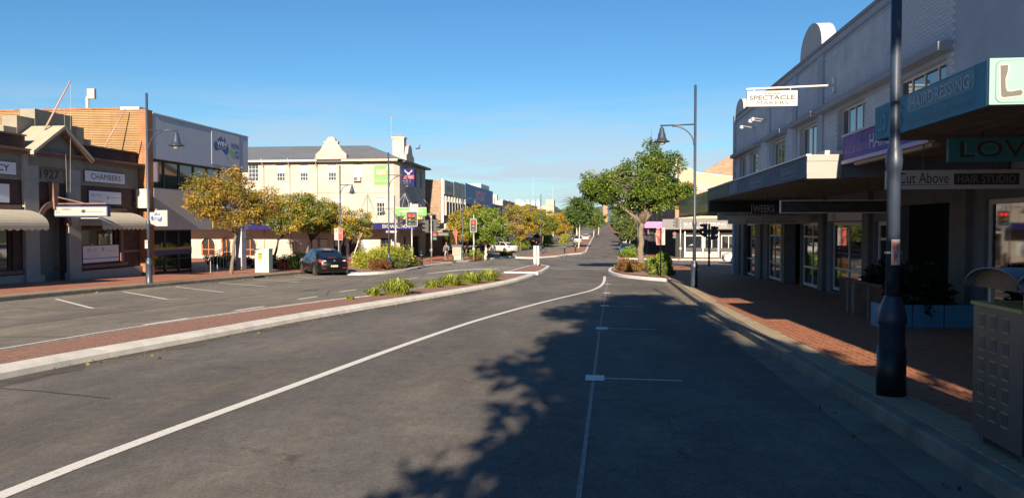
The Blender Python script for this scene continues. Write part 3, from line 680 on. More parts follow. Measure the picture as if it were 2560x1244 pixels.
s, f = hang_sign('hanging_sign', 'pale grey hair studio sign with thin lettering under the purple awning', 10.9692, 3.8337, 5.7616, 2.0986, 2.3534, m_greyb, 2.7745, parts=[('Cut Above', 3.9888, 4.6314, 2.1762, 2.3202, m_ink, 0)])
fbox('name_panel', f, 4.6979, 5.5178, 2.154, 2.3036, 0.001, 0.004, m_navyb, s)
text('HAIR STUDIO', f, 4.7422, 5.4735, 2.1762, 2.2814, M('plum_letters', (0.2, 0.17, 0.2), 0.6), s, 0.007)
fbox('underline', f, 3.9445, 4.6536, 2.1518, 2.1584, 0.001, 0.004, m_ink, s)
s, f = hang_sign('hanging_sign', 'teal sign with dark outlined letters hanging at the right edge', 10.2, 4.30, 5.95, 2.40, 2.70, M('deep_teal_board', (.03,.17,.22), .6, spec=.2), 2.78)
text('LOVE', f, 4.43, 5.40, 2.455, 2.66, M('teal_rim', (.10,.24,.26), .5), s, .004, bold=.045)
text('LOVE', f, 4.43, 5.40, 2.455, 2.66, m_ink, s, .008, bold=.015)
hang_sign('hanging_sign', 'cream sign reading spectacle makers hanging under the awning', 24.93, 3.9666, 6.4818, 1.6665, 1.9102, m_creamb, 2.5418, parts=[('SPECTACLE MAKERS', 4.4874, 6.0386, 1.6997, 1.7828, m_navyb, 0.01), ('JOHN OSBORN', 4.986, 5.9278, 1.8105, 1.8715, m_ink, 0), ('6551 2088', 4.5206, 4.8752, 1.8105, 1.8659, m_red, 0)])
hang_sign('hanging_sign', 'longest grey sign of a literary institute behind the cream one', 27.0352, 3.9445, 6.9804, 1.7994, 2.0654, m_creamb, 2.5418, parts=[('TAREE LITERARY INSTITUTE', 4.0553, 6.5372, 1.9546, 2.0321, m_ink, 0.01)])
hang_sign('hanging_sign', 'navy sign with tall white serif letters under the awning', 22.714, 4.2769, 5.9832, 1.9546, 2.2316, m_navyb, 2.5418, parts=[('WEEKS', 4.3212, 4.8974, 1.9989, 2.1983, m_pl, 0), ('ACCOUNTING', 5.0303, 5.9389, 1.9989, 2.1983, m_pl, 0)])
s = thing('projecting_sign', 'white spectacle makers sign on a pole bracket high on the grey wall', 'sign', (5.3, 25, 5.3))
f = Fr('y', 25.0, -1); fbox('board', f, 4.53, 6.06, 5.35, 5.83, -.09, 0, m_signw, s)
mb = MB(); mb.tube([(4.5, 25.04, 5.90), (7.2, 25.04, 5.97)], .035, 8); mb.tube([(4.75,25.04,5.82),(4.75,25.04,5.9)], .015, 6); mb.tube([(5.85,25.04,5.82),(5.85,25.04,5.93)], .015, 6); mb.box(7.12,24.95,5.75,7.19,25.13,6.2); mb.build('bracket', m_alum, s)
text('Taree', f, 5.02, 5.54, 5.71, 5.80, m_ink, s); text('SPECTACLE', f, 4.60, 5.98, 5.55, 5.69, m_ink, s, bold=.02); text('MAKERS', f, 4.82, 5.78, 5.40, 5.51, m_ink, s, bold=.005)
sheet_poly('logo_patch', f, [(4.55,5.37), (4.72,5.37), (4.72,5.5), (4.55,5.5)], .004, M('beige_patch', (.45,.41,.36), .7), s)
ac = thing('air_conditioner', 'small white box air conditioner on the awning below the second window', 'air conditioner', (6.8, 24.3, 3.2))
mb = MB(); mb.box(6.6, 23.9, 3.3, 7.15, 24.6, 3.85); mb.build('case', m_whitep, ac)
mb = MB()
for k in range(7): mb.box(6.592, 23.95, 3.36+k*.065, 6.599, 24.55, 3.40+k*.065)
mb.build('grille', m_gtrim, ac)
for (yy, ll) in ((37.4, 'outermost floodlight on a short arm high on the grey wall'), (35.3, 'middle floodlight on a short arm high on the grey wall'), (34.7, 'floodlight on an arm nearest the projecting sign')):
    t = thing('floodlight', ll, 'floodlight', (7.1, yy, 6.1), 'wall floodlights')
    MB().tube([(7.19, yy, 6.2), (6.6, yy-.05, 6.3)], .02, 6).build('arm', m_galv, t); MB().lathe((6.52, yy-.06, 6.2), [(.03,.14), (.09,.1), (.1,-.02)], 10).build('lamp_head', m_galv, t)

# ================================================================== street furniture
def lamp_proto(h=7.35, arm=1.25, arm_z=.805):
    t = thing('street_lamp', 'x', 'street lamp')
    MB().lathe((0,0,0), [(.136,0), (.13,.04), (.124,.05), (.120,.70), (.132,.715), (.136,.76), (.128,.82), (.10,.92), (.078,.955), (.082,.975), (.066,.99)], 18).build('base', m_navy, t, True)
    MB().lathe((0,0,0), [(.137,.0), (.1335,.48)], 18).build('base_band', m_navyband, t, True)
    MB().lathe((0,0,0), [(.064,.98), (.060,2.2), (.072,2.24), (.080,2.32), (.066,2.42), (.050,2.46), (.046,h-.02), (.0,h)], 14).build('pole', m_navy, t, True)
    za = h * arm_z; mb = MB(); mb.tube([(0,0,za), (-arm,0,za-.03)], .026, 8)
    pts = [(-.04,0,za-.75)] + [(-.04-.78*(1-math.cos(R(a))), 0, za-.75+.70*math.sin(R(a))) for a in range(10, 91, 10)]
    mb.tube(pts, .024, 8); mb.build('arm', m_navy, t, True)
    hd = MB().lathe((-arm+.06,0,za-.62), [(.295,.0), (.30,.015), (.20,.06), (.15,.16), (.13,.30), (.095,.36), (.085,.46), (.05,.52), (.02,.55)], 18).build('lamp_shade', m_navy, t, True)
    MB().lathe((-arm+.06,0,za-.62), [(.0,-.12), (.08,-.105), (.14,-.05), (.155,.0)], 14).build('bulb_cover', M('frosted_glass', (.55,.50,.40), .35), hd, True)
    MB().tube([(-arm+.06,0,za-.09), (-arm+.06,0,za)], .014, 6).build('shade_stem', m_navy, t)
    return t
LP = lamp_proto()
GL = 'street lamps along both footpaths'
lamps = [((2.86, 7.98, gz(8)+.14), 0, 'near navy lamp post with a white and red hydrant plate'),
         ((3.36, 28.6, gz(28.6)+.14), 0, 'navy lamp post beside the right footpath near the planted bulge'),
         ((-17.45, 28.0, gz(28)+.14), math.pi, 'navy lamp post on the left footpath before the arched entrance'),
         ((-13.3, 47.2, gz(47.2)+.14), math.pi, 'navy lamp post among the yellow shrubs in front of the hotel'),
         ((-19.0, 54.5, gz(54.5)+.14), math.pi*.86, 'lamp post between the two autumn trees by the parking sign'),
         ((-13.1, 72.0, gz(72)+.14), math.pi*1.0, 'lamp post beside the rubbish bin near the walking person'),
         ((-14.4, 103.0, gz(103)+.14), math.pi, 'lamp post rising from the autumn trees past the white sedan'),
         ((-7.4, 94.2, gz(94)+.14), 0, 'lamp post standing on the far median nose'),
         ((-11.2, 130.0, gz(130)+.14), 0, 'distant lamp post left of the far median'),
         ((4.4, 96.0, gz(96)+.14), 0, 'lamp post behind the parked blue car')]
for i, (l, rz, lab) in enumerate(lamps):
    o = LP if i == 0 else copy_tree(LP); place(o, l, rz, lab, GL)
o = copy_tree(LP); place(o, (-18.2, 66.5, gz(66.5)+.14), 0, 'shorter lamp post with its shade towards the hotel corner', GL); o.scale = (.86,.86,.80)
for i, o in enumerate([q for q in bpy.data.objects if q.name.startswith('base_band') and q.parent is not LP]): bpy.data.objects.remove(o)
# hydrant plate and notices on the posts
pl = tag(MB().box(2.815, 7.895, 1.22, 2.895, 7.903, 1.47).build('hydrant_plate', m_signw), 'white hydrant plate with red letters on the near lamp post', 'plate')
fh = Fr('y', 7.895, -1); text('H', fh, 2.834, 2.876, 1.37, 1.44, m_red, pl, .003, bold=.03); text('P', fh, 2.838, 2.876, 1.26, 1.33, m_red, pl, .003, bold=.03)
MB().tube([(2.86,7.98,1.33),(2.86,7.98,1.35)], .078, 12).build('clamp', m_galv, pl)
pl = tag(MB().box(-17.52, 27.86, .74, -17.40, 27.90, 1.06).build('post_notice', m_signw), 'small white and red notice on the left lamp post', 'plate')
sheet_poly('notice_band', Fr('y', 27.86, -1), [(-17.51,.93), (-17.41,.93), (-17.41,1.02), (-17.51,1.02)], .003, M('faded_red', (.5,.2,.17), .6), pl)

# ---- litter bins, perforated steel, arched lids
m_binst = M('bin_steel', (.15,.148,.148), .42, metal=.6, var=.18, vs=2); m_ply = M('plywood', (.24,.13,.07), .75, var=.25, vs=8); m_yel = M('ochre_edge', (.50,.36,.12), .6); m_rede = M('red_edge', (.33,.05,.045), .6)
def litter_bin(y0, label, edge, slots):
    zb = gz(y0 + .35) + .15; t = thing('litter_bin', label, 'bin', (3.15, y0 + .35, zb), 'paired steel litter bins'); x0, x1, y1 = 2.80, 3.5, y0 + .70
    mb = MB(); mb.box(x0, y0, zb + .06, x1, y1, zb + 1.02); mb.build('cabinet', m_binst, t)
    mb = MB()
    for xx in (x0 + .04, x1 - .1):
        for yy in (y0 + .03, y1 - .09): MB().box(xx, yy, zb - .02, xx + .06, yy + .06, zb + .059).build('foot', m_binst, t)
    MB().box(x0 - .015, y0 - .004, zb + 1.021, x1 + .02, y1 + .02, zb + 1.045).build('top_edge', edge, t)
    n = 12; yc = (y0 + y1) / 2; arc = [(yc + .40*math.cos(math.pi*k/n), zb + 1.17 + .145*math.sin(math.pi*k/n)) for k in range(n+1)]
    mb = MB(); vs = [(x, a, z) for x in (x0 - .05, x1 + .05) for a, z in arc] + [(x, a, z - .012) for x in (x0 - .05, x1 + .05) for a, z in arc]; m = n + 1
    mb.add(vs, [(i, i+1, m+i+1, m+i) for i in range(n)] + [(2*m+i, 2*m+i+1, 3*m+i+1, 3*m+i) for i in range(n)] + [(i, i+1, 2*m+i+1, 2*m+i) for i in range(n)] + [(m+i, m+i+1, 3*m+i+1, 3*m+i) for i in range(n)])
    lid = mb.build('arched_lid', m_binst, t, True)
    MB().prism([(x0 + .02, a, z - .014) for a, z in arc], (.03, 0, 0)).build('lid_lining', m_ply, lid)
    for yy in (y0 + .1, y1 - .12):
        MB().box(x0 + .06, yy, zb + 1.045, x0 + .09, yy + .03, zb + 1.22).build('lid_post', m_galv, t)
    fs = Fr('x', x0, -1)
    for c in range(3):
        for r_ in range(5):
            u = y0 + .18 + c*.17; z = zb + .20 + r_*.165
            mb = MB(); fs.box(mb, u, u+.09, z+.10, z+.107, .001, .006); fs.box(mb, u, u+.09, z, z+.007, .001, .006)
            mb.build('slot_edge', slots, t, kind='stuff'); fbox('slot', fs, u+.008, u+.082, z+.012, z+.094, .0005, .002, M_slot, t)
    return t
M_slot = M('slot_shadow', (.115,.115,.118), .5, metal=.6)
litter_bin(5.47, 'steel litter bin with ochre slots and arched lid, beside the near lamp post', m_yel, m_yel)
litter_bin(4.73, 'steel litter bin with red slots, cut by the right edge', m_rede, m_rede)

# ---- timber slat screen of the cafe, planter boxes, dark shrubs
scr = thing('slat_screen', 'low timber slat screen around the café seating', 'screen', (5.3, 16.7, gz(16.7)+.18))
m_slat = M('weathered_slat', (.085,.048,.030), .85, var=.35, vs=3); m_slat2 = M('pale_slat', (.17,.14,.115), .85, var=.25, vs=3)
A, B = Vector((5.45, 18.4)), Vector((5.18, 14.75)); n = 34
for k in range(n):
    p = A.lerp(B, k / (n - 1)); zz = gz(p.y) + .17
    o = MB().box(p.x - .012, p.y - .026, zz, p.x + .012, p.y + .026, .42 + zz - gz(16.6) - .17 + .08*0).build('slat', m_slat2 if k in (6,7,10,11,12,22) else m_slat, scr)
mb = MB(); mb.prism([(5.40,18.44,.40), (5.52,18.44,.40), (5.52,18.44,.44), (5.40,18.44,.44)], (B.x-A.x, B.y-A.y-.08, .06)); mb.build('top_rail', m_slat, scr)
mb = MB(); mb.prism([(5.475,18.40,-.2), (5.505,18.40,-.2), (5.505,18.40,-.1), (5.475,18.40,-.1)], (B.x-A.x, B.y-A.y-.0, .09)); mb.build('lower_rail', m_slat, scr)
m_plant = M('blue_planter', (.05,.20,.34), .6, var=.12)
for k, lab in enumerate(('leftmost blue planter box, half behind the near lamp post', 'middle blue planter box under the dark shrub', 'rightmost blue planter box beside the litter bins')):
    x0 = 4.95 + k*.53; zb = gz(14.5) + .18; t = thing('planter_box', lab, 'planter', (x0 + .25, 14.55, zb), 'blue planter boxes outside the hair studio')
    mb = MB(); mb.box(x0, 14.3, zb, x0 + .51, 14.35, zb + .42); mb.box(x0, 14.8, zb, x0 + .51, 14.85, zb + .42); mb.box(x0, 14.35, zb, x0 + .05, 14.8, zb + .42); mb.box(x0 + .46, 14.35, zb, x0 + .51, 14.8, zb + .42); mb.build('box', m_plant, t)
    MB().box(x0 + .05, 14.35, zb + .3, x0 + .46, 14.8, zb + .37).build('soil', m_soil, t)

# ---- traffic signals
m_lred = M('red_lens', (.9,.02,.02), .3, emit=2.2); m_lamb = M('dark_amber_lens', (.30,.12,.02), .3); m_lgrn = M('dark_green_lens', (.02,.16,.13), .3); m_lgrn2 = M('unlit_lens', (.04,.035,.03), .3); m_sig = M('signal_black', (.02,.02,.021), .55)
def head(parent, x, y, z, cols=1, lit=True, back=True, face=-1, scale=1.0):
    """three-aspect head facing -Y (face=-1) or sideways boxes with visors (face=0: seen from the side)"""
    s_ = scale; wd = (.34*cols + .10) * s_; h = 1.02 * s_
    b = MB().box(x - wd/2 + .04, y, z, x + wd/2 - .04, y + .22, z + h).build('signal_head', m_sig, parent)
    if back:
        f = Fr('y', y - .01, -1)
        mb = MB(); mb.prism([f.p(u, q) for u, q in rrect(x - wd/2 - .12, x + wd/2 + .12, z - .14, z + h + .14, .13)], (0, .012, 0)); mb.build('backing_rim', m_signw, b)
        mb = MB(); mb.prism([f.p(u, q, .014) for u, q in rrect(x - wd/2 - .075, x + wd/2 + .075, z - .095, z + h + .095, .11)], (0, .012, 0)); mb.build('backing_board', m_sig, b)
    for c in range(cols):
        cx_ = x + (c - (cols-1)/2) * .34 * s_
        for r_, mm in enumerate((m_lgrn if c == 0 else m_lgrn2, m_lamb if c == 0 else m_lgrn2, m_lred if lit else m_lgrn2)):
            cz_ = z + (.17 + r_*.34) * s_; ff = Fr('y', y - .03, -1)
            disc('lens', ff, cx_, cz_, .125*s_, .125*s_, .004, mm, b, 14)
            mb = MB(); k = 10; vs = []
            for q in range(k + 1):
                a = R(200 - 220*q/k); vs += [(cx_ + .15*s_*math.cos(a), y - .03, cz_ + .15*s_*math.sin(a)), (cx_ + .15*s_*math.cos(a), y - .22, cz_ + .15*s_*math.sin(a) - .02)]
            mb.add(vs, [(2*q, 2*q+1, 2*q+3, 2*q+2) for q in range(k)]); mb.build('visor', m_sig, b)
    return b
def side_head(parent, x, y, z, d):
    b = MB().box(x, y, z, x + .26*d, y + .32, z + 1.02).build('signal_head', m_sig, parent)
    for r_ in range(3):
        mb = MB(); mb.prism([(x + .26*d, y, z + .33 + r_*.33), (x + .54*d, y, z + .30 + r_*.33), (x + .50*d, y, z + .16 + r_*.33), (x + .26*d, y, z + .08 + r_*.33)], (0, .3, 0)); mb.build('visor', m_sig, b)
def ped(parent, x, y, z):
    b = MB().box(x - .17, y, z, x + .17, y + .2, z + .62).build('pedestrian_signal', m_sig, parent); ff = Fr('y', y - .004, -1)
    disc('lens', ff, x, z + .46, .13, .13, .002, m_lred, b, 12); disc('lens', ff, x, z + .16, .13, .13, .002, m_lgrn, b, 12)
    MB().box(x - .17, y - .2, z + .60, x + .17, y - .001, z + .62).build('visor', m_sig, b); MB().box(x - .17, y - .18, z + .30, x + .17, y - .001, z + .315).build('visor', m_sig, b)
def signal(label, x, y, h, top=.35, r_=.06):
    z = gz(y) + .13; t = thing('traffic_signal', label, 'traffic light', (x, y, z), 'traffic signals at the crossing')
    MB().tube([(x, y, z), (x, y, z + h)], r_, 10).build('pole', m_galv, t, True)
    if top: MB().tube([(x, y, z + h + .001), (x, y, z + h + top)], r_ + .012, 10).build('pole_cap', m_signw, t, True)
    MB().box(x - .1, y - .14, z + 1.0, x + .1, y - .061, z + 1.24).build('push_button', m_signw, t)
    return t, z
t, z = signal('grey signal pole left of the double signal, its head turned sideways', -18.6, 68.3, 4.2); side_head(t, -18.42, 68.2, z + 3.1, 1)
t, z = signal('signal with six lenses on a white-rimmed board under a white plate', -15.6, 62.3, 3.1, 0); head(t, -15.55, 62.1, z + 3.2, 2, True, scale=.95)
MB().box(-15.75, 62.3, z + 3.1, -15.62, 62.4, z + 5.0).build('mast', m_galv, t); MB().box(-15.55, 62.28, z + 4.38, -15.05, 62.32, z + 4.92).build('plate', m_signw, t); text('only', Fr('y', 62.28, -1), -15.47, -15.13, z + 4.6, z + 4.75, m_ink, t)
t, z = signal('signal pole with lit red pedestrian figure near the walking person', -13.8, 61.6, 3.65, .3); side_head(t, -13.6, 61.5, z + 2.6, 1); ped(t, -13.5, 61.5, z + 1.95)
side_head(t, -14.0, 61.5, z + 2.55, -1)
t, z = signal('single red signal on a thin pole in front of the bright green tree', -12.4, 74.2, 3.0, 0); head(t, -12.4, 74.0, z + 2.85, 1, True); MB().tube([(-12.4,74.2,z+3.0),(-12.4,74.2,z+4.4)], .06, 8).build('mast', m_signw, t)
t, z = signal('signal pole across the side street before the grey shop fascia', 7.9, 79.0, 4.2, .3); side_head(t, 7.7, 78.9, z + 3.2, -1); ped(t, 7.3, 78.9, z + 2.15)
t, z = signal('dark signal pole at the near corner under the awning end', 8.0, 58.9, 3.2, 0, .075); side_head(t, 7.85, 58.8, z + 2.2, -1); side_head(t, 8.15, 58.8, z + 2.0, 1)
bpy.data.objects[t.children[0].name].data.materials[0] = m_sig

# ---- signs on posts, bollards, keep-left boards, cabinet, kerbside bins
def park_sign(x, y, label, zt, wd=.62, flip=False, pm=m_galv):
    z = gz(y) + .12; t = thing('parking_sign', label, 'sign', (x, y, z)); MB().tube([(x, y+.03, z), (x, y+.03, z + zt)], .035, 8).build('post', pm, t)
    f = Fr('y', y, -1); hgt = .85; zb = z + zt - hgt
    fbox('plate', f, x - wd/2, x + wd/2, zb, zb + hgt, -.012, 0, m_signw, t)
    a, b = (x, x + wd/2 - .02) if not flip else (x - wd/2 + .02, x)
    sheet_poly('red_panel', f, [(a, zb + .02), (b, zb + .02), (b, zb + hgt - .02), (a, zb + hgt - .02)], .004, m_red, t)
    text('NO\nSTOPPING', f, a + .03, b - .03, zb + .45, zb + .75, m_signw, t, .008)
    a, b = (x - wd/2 + .05, x - .05) if not flip else (x + .05, x + wd/2 - .05)
    text('1P', f, a, b, zb + .5, zb + .78, m_ink, t, .005); fbox('arrow', f, a, b, zb + .1, zb + .13, .001, .004, m_ink, t)
    return t
park_sign(-18.9, 53.8, 'white and red parking sign behind the black sedan', 2.75, .62)
park_sign(2.95, 39.2, 'red and white parking sign on a dark post by the right planting', 2.45, .42, True, m_sig)
park_sign(-16.8, 112, 'small far parking sign among the left trees', 2.6, .6)
def bollard(x, y, label, h=1.15):
    z = gz(y) + .12; t = thing('bollard', label, 'bollard', (x, y, z), 'dark bollards'); MB().lathe((x,y,z), [(.09,0), (.085,h*.8), (.1,h*.81), (.1,h*.86), (.085,h*.87), (.085,h*.96), (.05,h)], 12).build('post', m_navy, t, True)
    MB().lathe((x,y,z), [(.092,h*.66), (.092,h*.72)], 12).build('reflector_band', m_signw, t)
bollard(-13.75, 58.0, 'dark bollard at the end of the low green shrubs'); bollard(-4.7, 98.6, 'dark bollard on the far median nose'); bollard(-3.5, 104, 'second bollard further along the far median')
for x, y, lab in ((-4.75, 57.6, 'white keep-left board nearer the camera on the island tip'), (-5.2, 60.0, 'white keep-left board behind its twin on the island tip')):
    z = gz(y) + .15; t = thing('keep_left_board', lab, 'sign', (x, y, z)); mb = MB(); mb.prism([(x-.10,y,z+.14), (x,y,z), (x+.10,y,z+.14), (x+.10,y,z+1.5), (x-.10,y,z+1.5)], (0,.05,0)); mb.build('board', m_signw, t); MB().tube([(x,y+.08,z-.05),(x,y+.08,z+1.3)], .03, 6).build('post', m_galv, t)
m_cab = M('mint_cabinet', (.27,.40,.355), .55, var=.06, vs=2)
z = gz(41) + .13; t = thing('control_cabinet', 'mint green control cabinet on the left footpath', 'cabinet', (-18.6, 41, z))
MB().box(-19.05, 40.6, z, -18.25, 41.1, z + 1.28).build('case', m_cab, t); MB().box(-19.08, 40.57, z + 1.281, -18.22, 41.13, z + 1.33).build('lid', m_cab, t); MB().box(-19.02, 40.585, z + .08, -18.28, 40.599, z + 1.2).build('door', m_cab, t)
f = Fr('y', 40.585, -1); fbox('warning_label', f, -18.86, -18.62, z + .74, z + 1.10, .001, .004, M('orange_label', (.42,.22,.02), .6), t); sheet_poly('label_text', f, [(-18.84,z+1.02), (-18.64,z+1.02), (-18.64,z+1.07), (-18.84,z+1.07)], .006, m_ink, t)
for q in range(3): sheet_poly('label_text', f, [(-18.83,z+.80+q*.06), (-18.65,z+.80+q*.06), (-18.65,z+.825+q*.06), (-18.83,z+.825+q*.06)], .006, M('label_brown', (.3,.12,.02), .6), t)
z = gz(72.5) + .13; t = thing('litter_bin', 'tall pale litter bin with dark lid across the crossing', 'bin', (-13.7, 72.6, z)); MB().box(-14.15, 72.3, z + .05, -13.3, 73.0, z + 1.3).build('cabinet', M('stone_bin', (.30,.275,.215), .7, var=.12), t); mb = MB(); mb.prism([(-14.25,72.2,z+1.31), (-13.15,72.2,z+1.31), (-13.2,72.2,z+1.5), (-14.2,72.2,z+1.52)], (0,.85,0)); mb.build('lid', m_navy, t)
for c in range(4):
    for r_ in range(4): fbox('slot', Fr('y', 72.3, -1), -14.05 + c*.18, -13.93 + c*.18, z + .45 + r_*.19, z + .57 + r_*.19, .001, .004, M_slot, t)
fbox('label_strip', Fr('y', 72.3, -1), -14.05, -13.4, z + 1.18, z + 1.26, .001, .004, m_tact, t)
# drain mouths in the kerb line
for x, y in ((-12.75, 52.8), (-17.02, 36.6)):
    d_ = MB().box(x - .12, y - .55, gz(y) + .02, x + .04, y + .55, gz(y) + .11).build('kerb_inlet', m_dark, fp_l)

# ================================================================== cars
m_tyre = M('tyre_rubber', (.018,.018,.018), .85); m_rim = M('alloy_rim', (.52,.52,.52), .3, metal=.9); m_cglass = glass_mat('car_glass', (.008,.012,.02), .02, ior=1.9); m_tail = M('tail_lamp_red', (.20,.008,.012), .2, coat=.5); m_clear = M('lamp_clear', (.45,.45,.45), .15, coat=.5); m_trimb = M('black_trim', (.012,.012,.013), .6)
m_platew = M('number_plate', (.42,.41,.36), .5)
def lerp1(t, xs, ys):
    if t <= xs[0]: return ys[0]
    for a, b, c, d in zip(xs, xs[1:], ys, ys[1:]):
        if t <= b: return c + (d - c) * (t - a) / (b - a)
    return ys[-1]
CARS = dict(
  sedan=dict(L=4.58, W=1.76, gy=(-1.78,-1.0,-.2,.45,1.32), gz_=(.99,1.36,1.46,1.43,.96), gw=(.70,.57,.56,.57,.73), sy=(-2.29,-2.2,-1.8,-.6,.6,1.3,2.0,2.29), sz=(.86,.99,1.01,.96,.95,.94,.80,.62), wy=(-1.33,1.33), r=.325),
  suv=dict(L=4.5, W=1.84, gy=(-2.12,-1.75,-.3,.5,1.25), gz_=(1.08,1.58,1.68,1.64,1.08), gw=(.74,.62,.61,.62,.77), sy=(-2.25,-2.15,-1.6,-.4,.7,1.3,1.9,2.25), sz=(.95,1.08,1.08,1.06,1.06,1.06,.96,.74), wy=(-1.33,1.33), r=.36),
  hatch=dict(L=4.1, W=1.72, gy=(-1.95,-1.5,-.2,.5,1.3), gz_=(.98,1.42,1.52,1.48,.98), gw=(.70,.58,.57,.58,.74), sy=(-2.05,-1.95,-1.5,-.4,.6,1.3,1.75,2.05), sz=(.86,.98,.99,.97,.97,.96,.84,.64), wy=(-1.25,1.28), r=.32),
  van=dict(L=5.1, W=1.92, gy=(-2.5,-2.3,-.4,.9,1.75), gz_=(1.12,1.84,1.92,1.88,1.12), gw=(.86,.78,.77,.77,.84), sy=(-2.55,-2.45,-1.6,-.4,.7,1.7,2.2,2.55), sz=(.98,1.12,1.12,1.12,1.12,1.10,.98,.72), wy=(-1.6,1.55), r=.34))
def car(label, loc, rz, kind, paint, plate='', far=False):
    S = CARS[kind]; L_, W_ = S['L'], S['W']; t = thing('parked_car', label, 'car', (0,0,0), 'cars in the street'); h = W_/2
    wy, r_ = S['wy'], S['r']; st = sorted({-L_/2, -L_/2+.06, -L_/2+.2, L_/2, L_/2-.06, L_/2-.2, 0, -.5, .6, *[w + d*(r_+.05) for w in wy for d in (-1.02,-.85,-.6,-.3,0,.3,.6,.85,1.02)]})
    vs = []; ring = 12
    for y in st:
        e = min(1, (L_/2 - abs(y)) / .45); wd = h * (.80 + .20 * math.sin(e*math.pi/2)); zs = lerp1(y, S['sy'], S['sz']); z0 = .22 if e > .3 else .22 + (.3-e)*.35
        zl = z0
        for w in wy:
            d = abs(y - w)
            if d < r_ + .05: zl = max(zl, r_ + math.sqrt((r_+.05)**2 - d*d))
        half = [(0, z0), (wd*.74, z0), (wd*.985, zl), (wd, max(zl+.015, z0+.30)), (wd*.985, max(zl+.03, zs-.20)), (wd*.93, max(zl+.035, zs-.035)), (wd*.78, zs)]
        pts = half + [(-a, b) for a, b in half[::-1] if a > 0]
        ring = len(pts); vs += [(a, y, b) for a, b in pts]
    mb = MB(); n = len(st)
    mb.add(vs, [(i*ring+j, i*ring+(j+1) % ring, (i+1)*ring+(j+1) % ring, (i+1)*ring+j) for i in range(n-1) for j in range(ring)] + [tuple(range(ring)), tuple(range((n-1)*ring, n*ring))])
    body = mb.build('body', paint, t, True)
    gy, gzz, gw = S['gy'], S['gz_'], S['gw']
    cab = []
    for y, z, w in zip(gy, gzz, gw): cab += [(-w, y, z), (-w*.5, y, z + (.025 if 0 < gy.index(y) < 4 else 0)), (w*.5, y, z + (.025 if 0 < gy.index(y) < 4 else 0)), (w, y, z)]
    mb = MB(); mb.add(cab, [(i*4+j, i*4+j+1, (i+1)*4+j+1, (i+1)*4+j) for i in range(4) for j in range(3)])
    zbel = [lerp1(y, S['sy'], S['sz']) - .03 for y in gy]; wb = [h*.90] * 5
    for s_ in (-1, 1):
        o = len(mb.v); mb.v += [(s_*w, y, z) for y, z, w in zip(gy, gzz, gw)] + [(s_*h*.885, y, zb) for y, zb in zip(gy, zbel)]
        for i in range(4): mb.f.append([o+i, o+i+1, o+5+i+1, o+5+i]); mb.m.append(0)
    mb.build('cabin', paint, t)
    def P3(i, s_, f):   # point on the cabin side, f from belt (0) to roof (1)
        return Vector((s_*(h*.885 + (gw[i]-h*.885)*f), gy[i], zbel[i] + (gzz[i]-zbel[i])*f))
    for s_ in (-1, 1):
        a0, a1, b0_, b1 = P3(1, s_, .12), P3(1, s_, .90), P3(3, s_, .90), P3(3, s_, .12)
        fr_ = P3(4, s_, .12).lerp(P3(3, s_, .12), .22); re = P3(0, s_, .1).lerp(P3(1, s_, .12), .30)
        mid = [(P3(2, s_, .12)), (P3(2, s_, .91))]; off = Vector((s_*.012, 0, .004))
        for nm, poly in (('side_window', [re, mid[0] - Vector((0,.04,0)), mid[1] - Vector((0,.04,0)), a1]), ('side_window', [mid[0] + Vector((0,.04,0)), fr_, b0_, mid[1] + Vector((0,.04,0))])):
            m2 = MB(); m2.add([p + off for p in poly], [(0,1,2,3)]); m2.build(nm, m_cglass, t)
        zs = lerp1(1.0, S['sy'], S['sz']); MB().box(s_*(h+.02), .98, zs-.02, s_*(h+.2), 1.08, zs+.11).build('wing_mirror', paint, t)
        for y in (-.35, .55): MB().box(s_*(h-.005), y-.1, .78, s_*(h+.02), y+.1, .81).build('door_handle', paint, t)
    for i, j, nm in ((0, 1, 'rear_window'), (4, 3, 'windscreen')):
        y0, z0, w0, y1, z1, w1 = gy[i], gzz[i], gw[i], gy[j], gzz[j], gw[j]; d = -1 if i == 0 else 1; f0, f1 = .06, .93; g = lambda f: (y0 + (y1-y0)*f + d*.012, z0 + (z1-z0)*f + .012, (w0 + (w1-w0)*f)*.93)
        a = g(f0); b = g(f1); m2 = MB(); m2.add([(-a[2], a[0], a[1]), (a[2], a[0], a[1]), (b[2], b[0], b[1]), (-b[2], b[0], b[1])], [(0,1,2,3)]); m2.build(nm, m_cglass, t)
    for w in wy:
        for s_ in (-1, 1):
            x = s_*(h - .12); wl = MB(); m = 22; vs = []
            for xx, rr in ((-.10, r_-.03), (-.09, r_), (.09, r_), (.10, r_-.03), (.10, r_*.66), (.05, r_*.64)):
                vs += [(x + xx*s_, w + rr*math.cos(2*math.pi*k/m), r_ + rr*math.sin(2*math.pi*k/m)) for k in range(m)]
            wl.add(vs, [(i*m+k, i*m+(k+1) % m, (i+1)*m+(k+1) % m, (i+1)*m+k) for i in range(5) for k in range(m)]); ty = wl.build('wheel', m_tyre, t, True)
            rm = MB(); xx = x + .07*s_
            for q in range(5 if not far else 0):
                a = 2*math.pi*q/5; c_, s2 = math.cos(a), math.sin(a); rm.add([(xx, w + .05*c_ - .05*s2, r_ + .05*s2 + .05*c_), (xx, w + .05*c_ + .05*s2, r_ + .05*s2 - .05*c_), (xx+.01*s_, w + r_*.64*c_ + .05*s2, r_ + r_*.64*s2 - .05*c_), (xx+.01*s_, w + r_*.64*c_ - .05*s2, r_ + r_*.64*s2 + .05*c_)], [(0,1,2,3)])
            rm.add([(xx - .015*s_, w + r_*.63*math.cos(2*math.pi*k/m), r_ + r_*.63*math.sin(2*math.pi*k/m)) for k in range(m)], [tuple(range(m))], 1)
